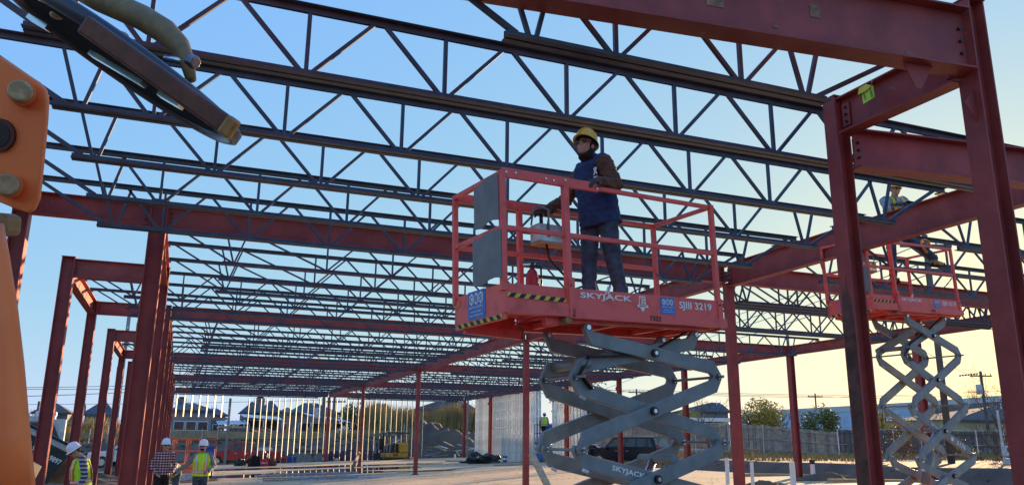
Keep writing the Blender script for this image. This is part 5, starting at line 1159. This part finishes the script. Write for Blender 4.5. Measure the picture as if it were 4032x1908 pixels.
# ------------------------------------------------------------------ vegetation
def leafmat(n,c1,c2): return mat(n,c1,.6,0,c2=c2,scale=2.2,thr=(.3,.7))
lf=leafmat('evergreen_leaves',(.17,.20,.045),(.05,.075,.022)); lf2=leafmat('olive_leaves',(.50,.44,.08),(.14,.16,.04)); lf3=leafmat('yellow_leaves',(.55,.42,.05),(.25,.22,.04)); lf4=leafmat('russet_leaves',(.35,.14,.05),(.16,.06,.03)); reed=mat('dry_reeds',(.55,.38,.13),.9,0,c2=(.20,.14,.055),scale=.6,thr=(.3,.7)); bark=mat('grey_bark',(.13,.10,.075),.9,0,.3,6)
def crown(c,r,n,s,seed,shape=1.0):
    rnd=random.Random(seed); b=MB(); lob=[(V((rnd.uniform(-.55,.55)*r[0],rnd.uniform(-.55,.55)*r[1],rnd.uniform(-.5,.6)*r[2])),rnd.uniform(.38,.62)) for _ in range(14)]
    for _ in range(n):
        l,k=rnd.choice(lob); d=V((rnd.gauss(0,1),rnd.gauss(0,1),rnd.gauss(0,1))).normalized()*(rnd.random()**.35)
        p=V(c)+l+V((d.x*r[0],d.y*r[1],d.z*r[2]))*k
        if noise.noise(p*1.3/max(r)+V((seed,0,0)))<-.22: continue
        q=M.Rotation(rnd.uniform(0,6.3),3,(rnd.gauss(0,1),rnd.gauss(0,1),rnd.gauss(0,1)))
        z=s*rnd.uniform(.6,1.3); e=[q@V((-z,0,0)),q@V((0,-z*.5,0)),q@V((z,0,0)),q@V((0,z*.5,0))]
        b.add([p+v for v in e],[(0,1,2,3)])
    return b
def branches(b,p,d,L,r,depth,rnd):
    e=p+d*L; mid=p.lerp(e,.5)+V((rnd.gauss(0,1),rnd.gauss(0,1),0))*L*.04; b.tube([p,mid,e],[r,r*.85,r*.68],5,False)
    if depth==0: return
    for k in range(rnd.choice((2,3))):
        q=(d+V((rnd.gauss(0,.5),rnd.gauss(0,.5),rnd.gauss(.08,.3)))).normalized(); branches(b,e if k else p.lerp(e,.75),q,L*rnd.uniform(.62,.85),r*.62,depth-1,rnd)
def tree(lab,base,h,r,n,s,m,seed,trunk=.12):
    t=thing('tree',lab,'tree',base); b=MB(); rnd=random.Random(seed); branches(b,V((0,0,-.3)),V((0,0,1)),h*.42,trunk,3,rnd); b.build('trunk',bark,t)
    crown((0,0,h-r[2]*.9),r,n,s,seed).build('crown',m,t); return t
def bare(lab,base,h,seed,depth=6,r=.10):
    t=thing('bare_tree',lab,'tree',base); b=MB(); rnd=random.Random(seed); branches(b,V((0,0,-.2)),V((0,0,1)),h*.30,r,depth,rnd); b.build('branches',bark,t); return t
def gp(px,dep,z=.2): p=atd(px,1740,dep); return (p.x,p.y,z)
tree('round bushy tree with sunlit top directly right of the square column',gp(3000,66,.3),4.5,(2.3,2.0,2.0),7000,.10,lf2,3)
tree('dark round tree right of the right corner column, in front of the warehouse',gp(3238,66,.3),3.9,(1.95,1.7,1.75),6000,.10,lf,5)
tree('small yellowing tree behind the stout column',gp(3480,60,.3),3.6,(1.1,1.1,1.7),2200,.10,lf3,8)
tree('yellow leaved sapling seen through the right scissor arms',gp(3570,56,.2),3.2,(1.0,.9,1.3),900,.09,lf3,9)
tree('wide dark evergreen tree behind the blue pickup',gp(1392,92,.8),5.0,(2.6,2.2,2.6),6000,.13,lf,12)
tree('dark evergreen filling the gap in the right stud wall',(24.5,48.5,.1),6.4,(2.0,2.0,3.2),5000,.12,lf,14)
tree('small dark bush left of the wide evergreen',gp(905,96,1.2),2.4,(.9,.9,1.3),900,.12,lf,15); tree('low dark hedge bush between the houses and sheds',gp(975,100,1.2),2.6,(2.6,1.2,1.3),1800,.12,lf,16)
tree('dark bush in front of the pale house at the left',gp(378,80,1.0),2.2,(.9,.9,1.2),900,.11,lf,17)
tree('low tree above the brown roofs behind the middle lift',gp(2740,85,.5),4.2,(2.4,1.8,1.4),2600,.12,lf2,18)
bare('leafless tree behind the round bushy tree',gp(3100,80,.4),5.8,21); bare('leafless tree right of the scissor arms, a few leaves left',gp(2790,52,.3),4.6,22,6,.08); bare('leafless tree at the right behind the bird pole',gp(3700,90,.4),5.6,23)
bare('tall bare shrub at the right edge',gp(3950,44,.2),5.8,24,7,.07); bare('bare shrub tree standing in the reeds',gp(1690,88,1.6),4.6,25); bare('second bare tree in the reeds by the far column',gp(1560,90,1.6),4.0,26); bare('bare tree at the far left edge of the sky',gp(120,85,1.0),3.4,27)
bare('bare twiggy tree beside the warehouse wall',gp(3560,75,.3),3.8,28)
def shrub(lab,base,r,n,s,m,seed):
    t=thing('shrub',lab,'shrub',base); b=MB(); rnd=random.Random(seed)
    for _ in range(9): branches(b,V((rnd.gauss(0,r[0]*.4),rnd.gauss(0,.3),-.1)),V((rnd.gauss(0,.3),rnd.gauss(0,.3),1)).normalized(),r[2]*.55,.02,3,rnd)
    b.build('stems',bark,t); crown((0,0,r[2]*.9),r,n,s,seed).build('leaves',m,t)
shrub('russet leaved shrub tangle behind the right lift arms',gp(3545,46,.1),(1.5,1.0,1.3),1500,.06,lf4,31); shrub('orange leaved shrub beside the stout column',gp(3440,50,.1),(.9,.8,1.1),800,.06,lf4,32)
shrub('tall russet shrub before the cream building',gp(3960,40,.1),(1.3,1.0,2.1),1300,.05,lf4,33); shrub('orange shrub low at the wire fence right of the lift',gp(3760,46,.1),(1.2,.8,.9),900,.06,lf4,34); shrub('green shrub at the foot of the wire fence',gp(3830,42,.0),(1.0,.7,.7),900,.06,lf2,35)
def blades(name,lab,x0,x1,y0,y1,n,hmin,hmax,m,seed,lean=.2,wd=.03,zf=None,zadd=0):
    rnd=random.Random(seed); b=MB()
    for _ in range(n):
        x=rnd.uniform(x0,x1); y=rnd.uniform(y0,y1); cl=noise.noise(V((x*.22,y*.22,seed))); h=(rnd.uniform(hmin,hmax))*(1+.7*cl)
        if h<hmin*.5: continue
        z=gzz(x,y)-.05; a=rnd.uniform(0,PI); dx,dy=math.cos(a)*wd,math.sin(a)*wd; lx,ly=rnd.gauss(0,lean)*h,rnd.gauss(0,lean)*h
        b.add([(x-dx,y-dy,z),(x+dx,y+dy,z),(x+lx*.4+dx*.8,y+ly*.4+dy*.8,z+h*.6),(x+lx,y+ly,z+h),(x+lx*.4-dx*.8,y+ly*.4-dy*.8,z+h*.6)],[(0,1,2,3,4)])
    return tag(b.build(name,m),lab,'vegetation',kind='stuff')
A=on(1470,1700,1,86).x; B=on(1900,1700,1,86).x
blades('reed_bank','tall dry yellow reeds on the bank behind the mini excavator',A,B,82,92,15000,1.4,3.4,reed,41,.10,.04)
A=on(60,1700,1,80).x; B=on(460,1700,1,80).x
blades('dry_grass','tall dry grass on the bank at the left',A,B,77,90,7000,.8,2.0,reed,42,.15,.035)
A=on(460,1700,1,80).x; B=on(1450,1700,1,80).x
blades('weeds','patchy dry weeds along the bank top behind the pickups',A,B,77,84,2600,.2,.8,reed,43,.25,.03)
blades('verge_grass','short dry grass and weeds on the verge below the wooden fence',24.2,60,30,60,14000,.12,.36,reed,44,.3,.03)
# dirt mound behind the far right corner and lumps on the bank
def mound(px,dep,r,seed,z=-.4,name='dirt_mound'):
    p=atd(px,1740,dep); b=MB(); n=44; vs=[]
    for j in range(n):
        for i in range(n):
            u=(i/(n-1)-.5)*2; v=(j/(n-1)-.5)*2; d=math.sqrt(u*u+v*v); k=max(0,1-d*d)
            h=k**.8*r[2]*(1+.5*noise.noise(V((u*2.2+seed,v*2.2,0)))+.2*noise.noise(V((u*8+seed,v*8,0)))+.1*noise.noise(V((u*22+seed,v*22,0))))
            vs.append((p.x+u*r[0],p.y+v*r[1],z+h-(.15 if d>=1 else 0)))
    b.add(vs,[(j*n+i,j*n+i+1,(j+1)*n+i+1,(j+1)*n+i) for j in range(n-1) for i in range(n-1)])
    tag(b.build(name,dirt,smooth=True),kind='structure')
mound(1740,74,(7,6,2.9),1); mound(1560,78,(8,5,2.2),2); mound(1180,70,(9,4,1.3),3,-.7); mound(960,90,(6,4,1.5),5,.9); mound(420,84,(4,3,1.6),6,.9); mound(240,24,(2.0,1.6,.55),7,-.75); mound(3220,27,(1.4,.7,.35),9,-.1); mound(3000,24.5,(1.2,.6,.25),10,-.15); mound(600,34,(4,3,.5),11,-.75); mound(130,30,(5,3,.7),12,-.8)
rr=random.Random(5)
for k in range(26):
    px=rr.uniform(1660,1880); dep=rr.uniform(66,71); py=rr.uniform(1752,1795)
    p=atd(px,py,dep); L=rr.uniform(.6,2.2); o=MB().bar((-L/2,0,0),(L/2,rr.uniform(-.3,.3),rr.uniform(-.4,.5)),rr.uniform(.08,.25),.04).build('scrap_board',rr.choice((bs,wood,ply,blg))); o.location=(p.x,p.y,max(p.z,-.35)); o.rotation_euler=(0,0,rr.uniform(0,3)); tag(o,'scrap board tossed on the dirt mound left of the dense stud wall','scrap board','scrap boards on the mound')
rbm=mat('loose_clods',(.20,.14,.085),.95,0,.4,5)
def litter(name,lab,x0,x1,y0,y1,n,s,m,seed):
    rnd=random.Random(seed); b=MB()
    for _ in range(n):
        x=rnd.uniform(x0,x1); y=rnd.uniform(y0,y1); z=(gz(x) if -.9<x<20.9 and 7<y<60.8 else gzz(x,y)); q=s*rnd.uniform(.4,1.6)
        vs=[V((rnd.uniform(.6,1)*a*q,rnd.uniform(.6,1)*c*q,z*0+rnd.uniform(.3,.8)*e*q)) for a in (-1,1) for c in (-1,1) for e in (0,1)]
        b.add([v+V((x,y,z)) for v in vs],[(0,1,3,2),(4,6,7,5),(0,4,5,1),(2,3,7,6),(0,2,6,4),(1,5,7,3)])
    tag(b.build(name,m),lab,'debris',kind='stuff')
litter('gravel','small stones and dirt crumbs scattered on the slab',0,20.5,18,50,1500,.013,rbm,51); litter('clods','loose dirt clods along the slab edge at the right',21,26,18,40,160,.04,rbm,52); litter('clods','loose dirt clods around the left columns',-8,-1,14,60,900,.09,rbm,53); litter('clods','broken dirt lumps on the bank',-25,40,66,80,1500,.16,rbm,54)
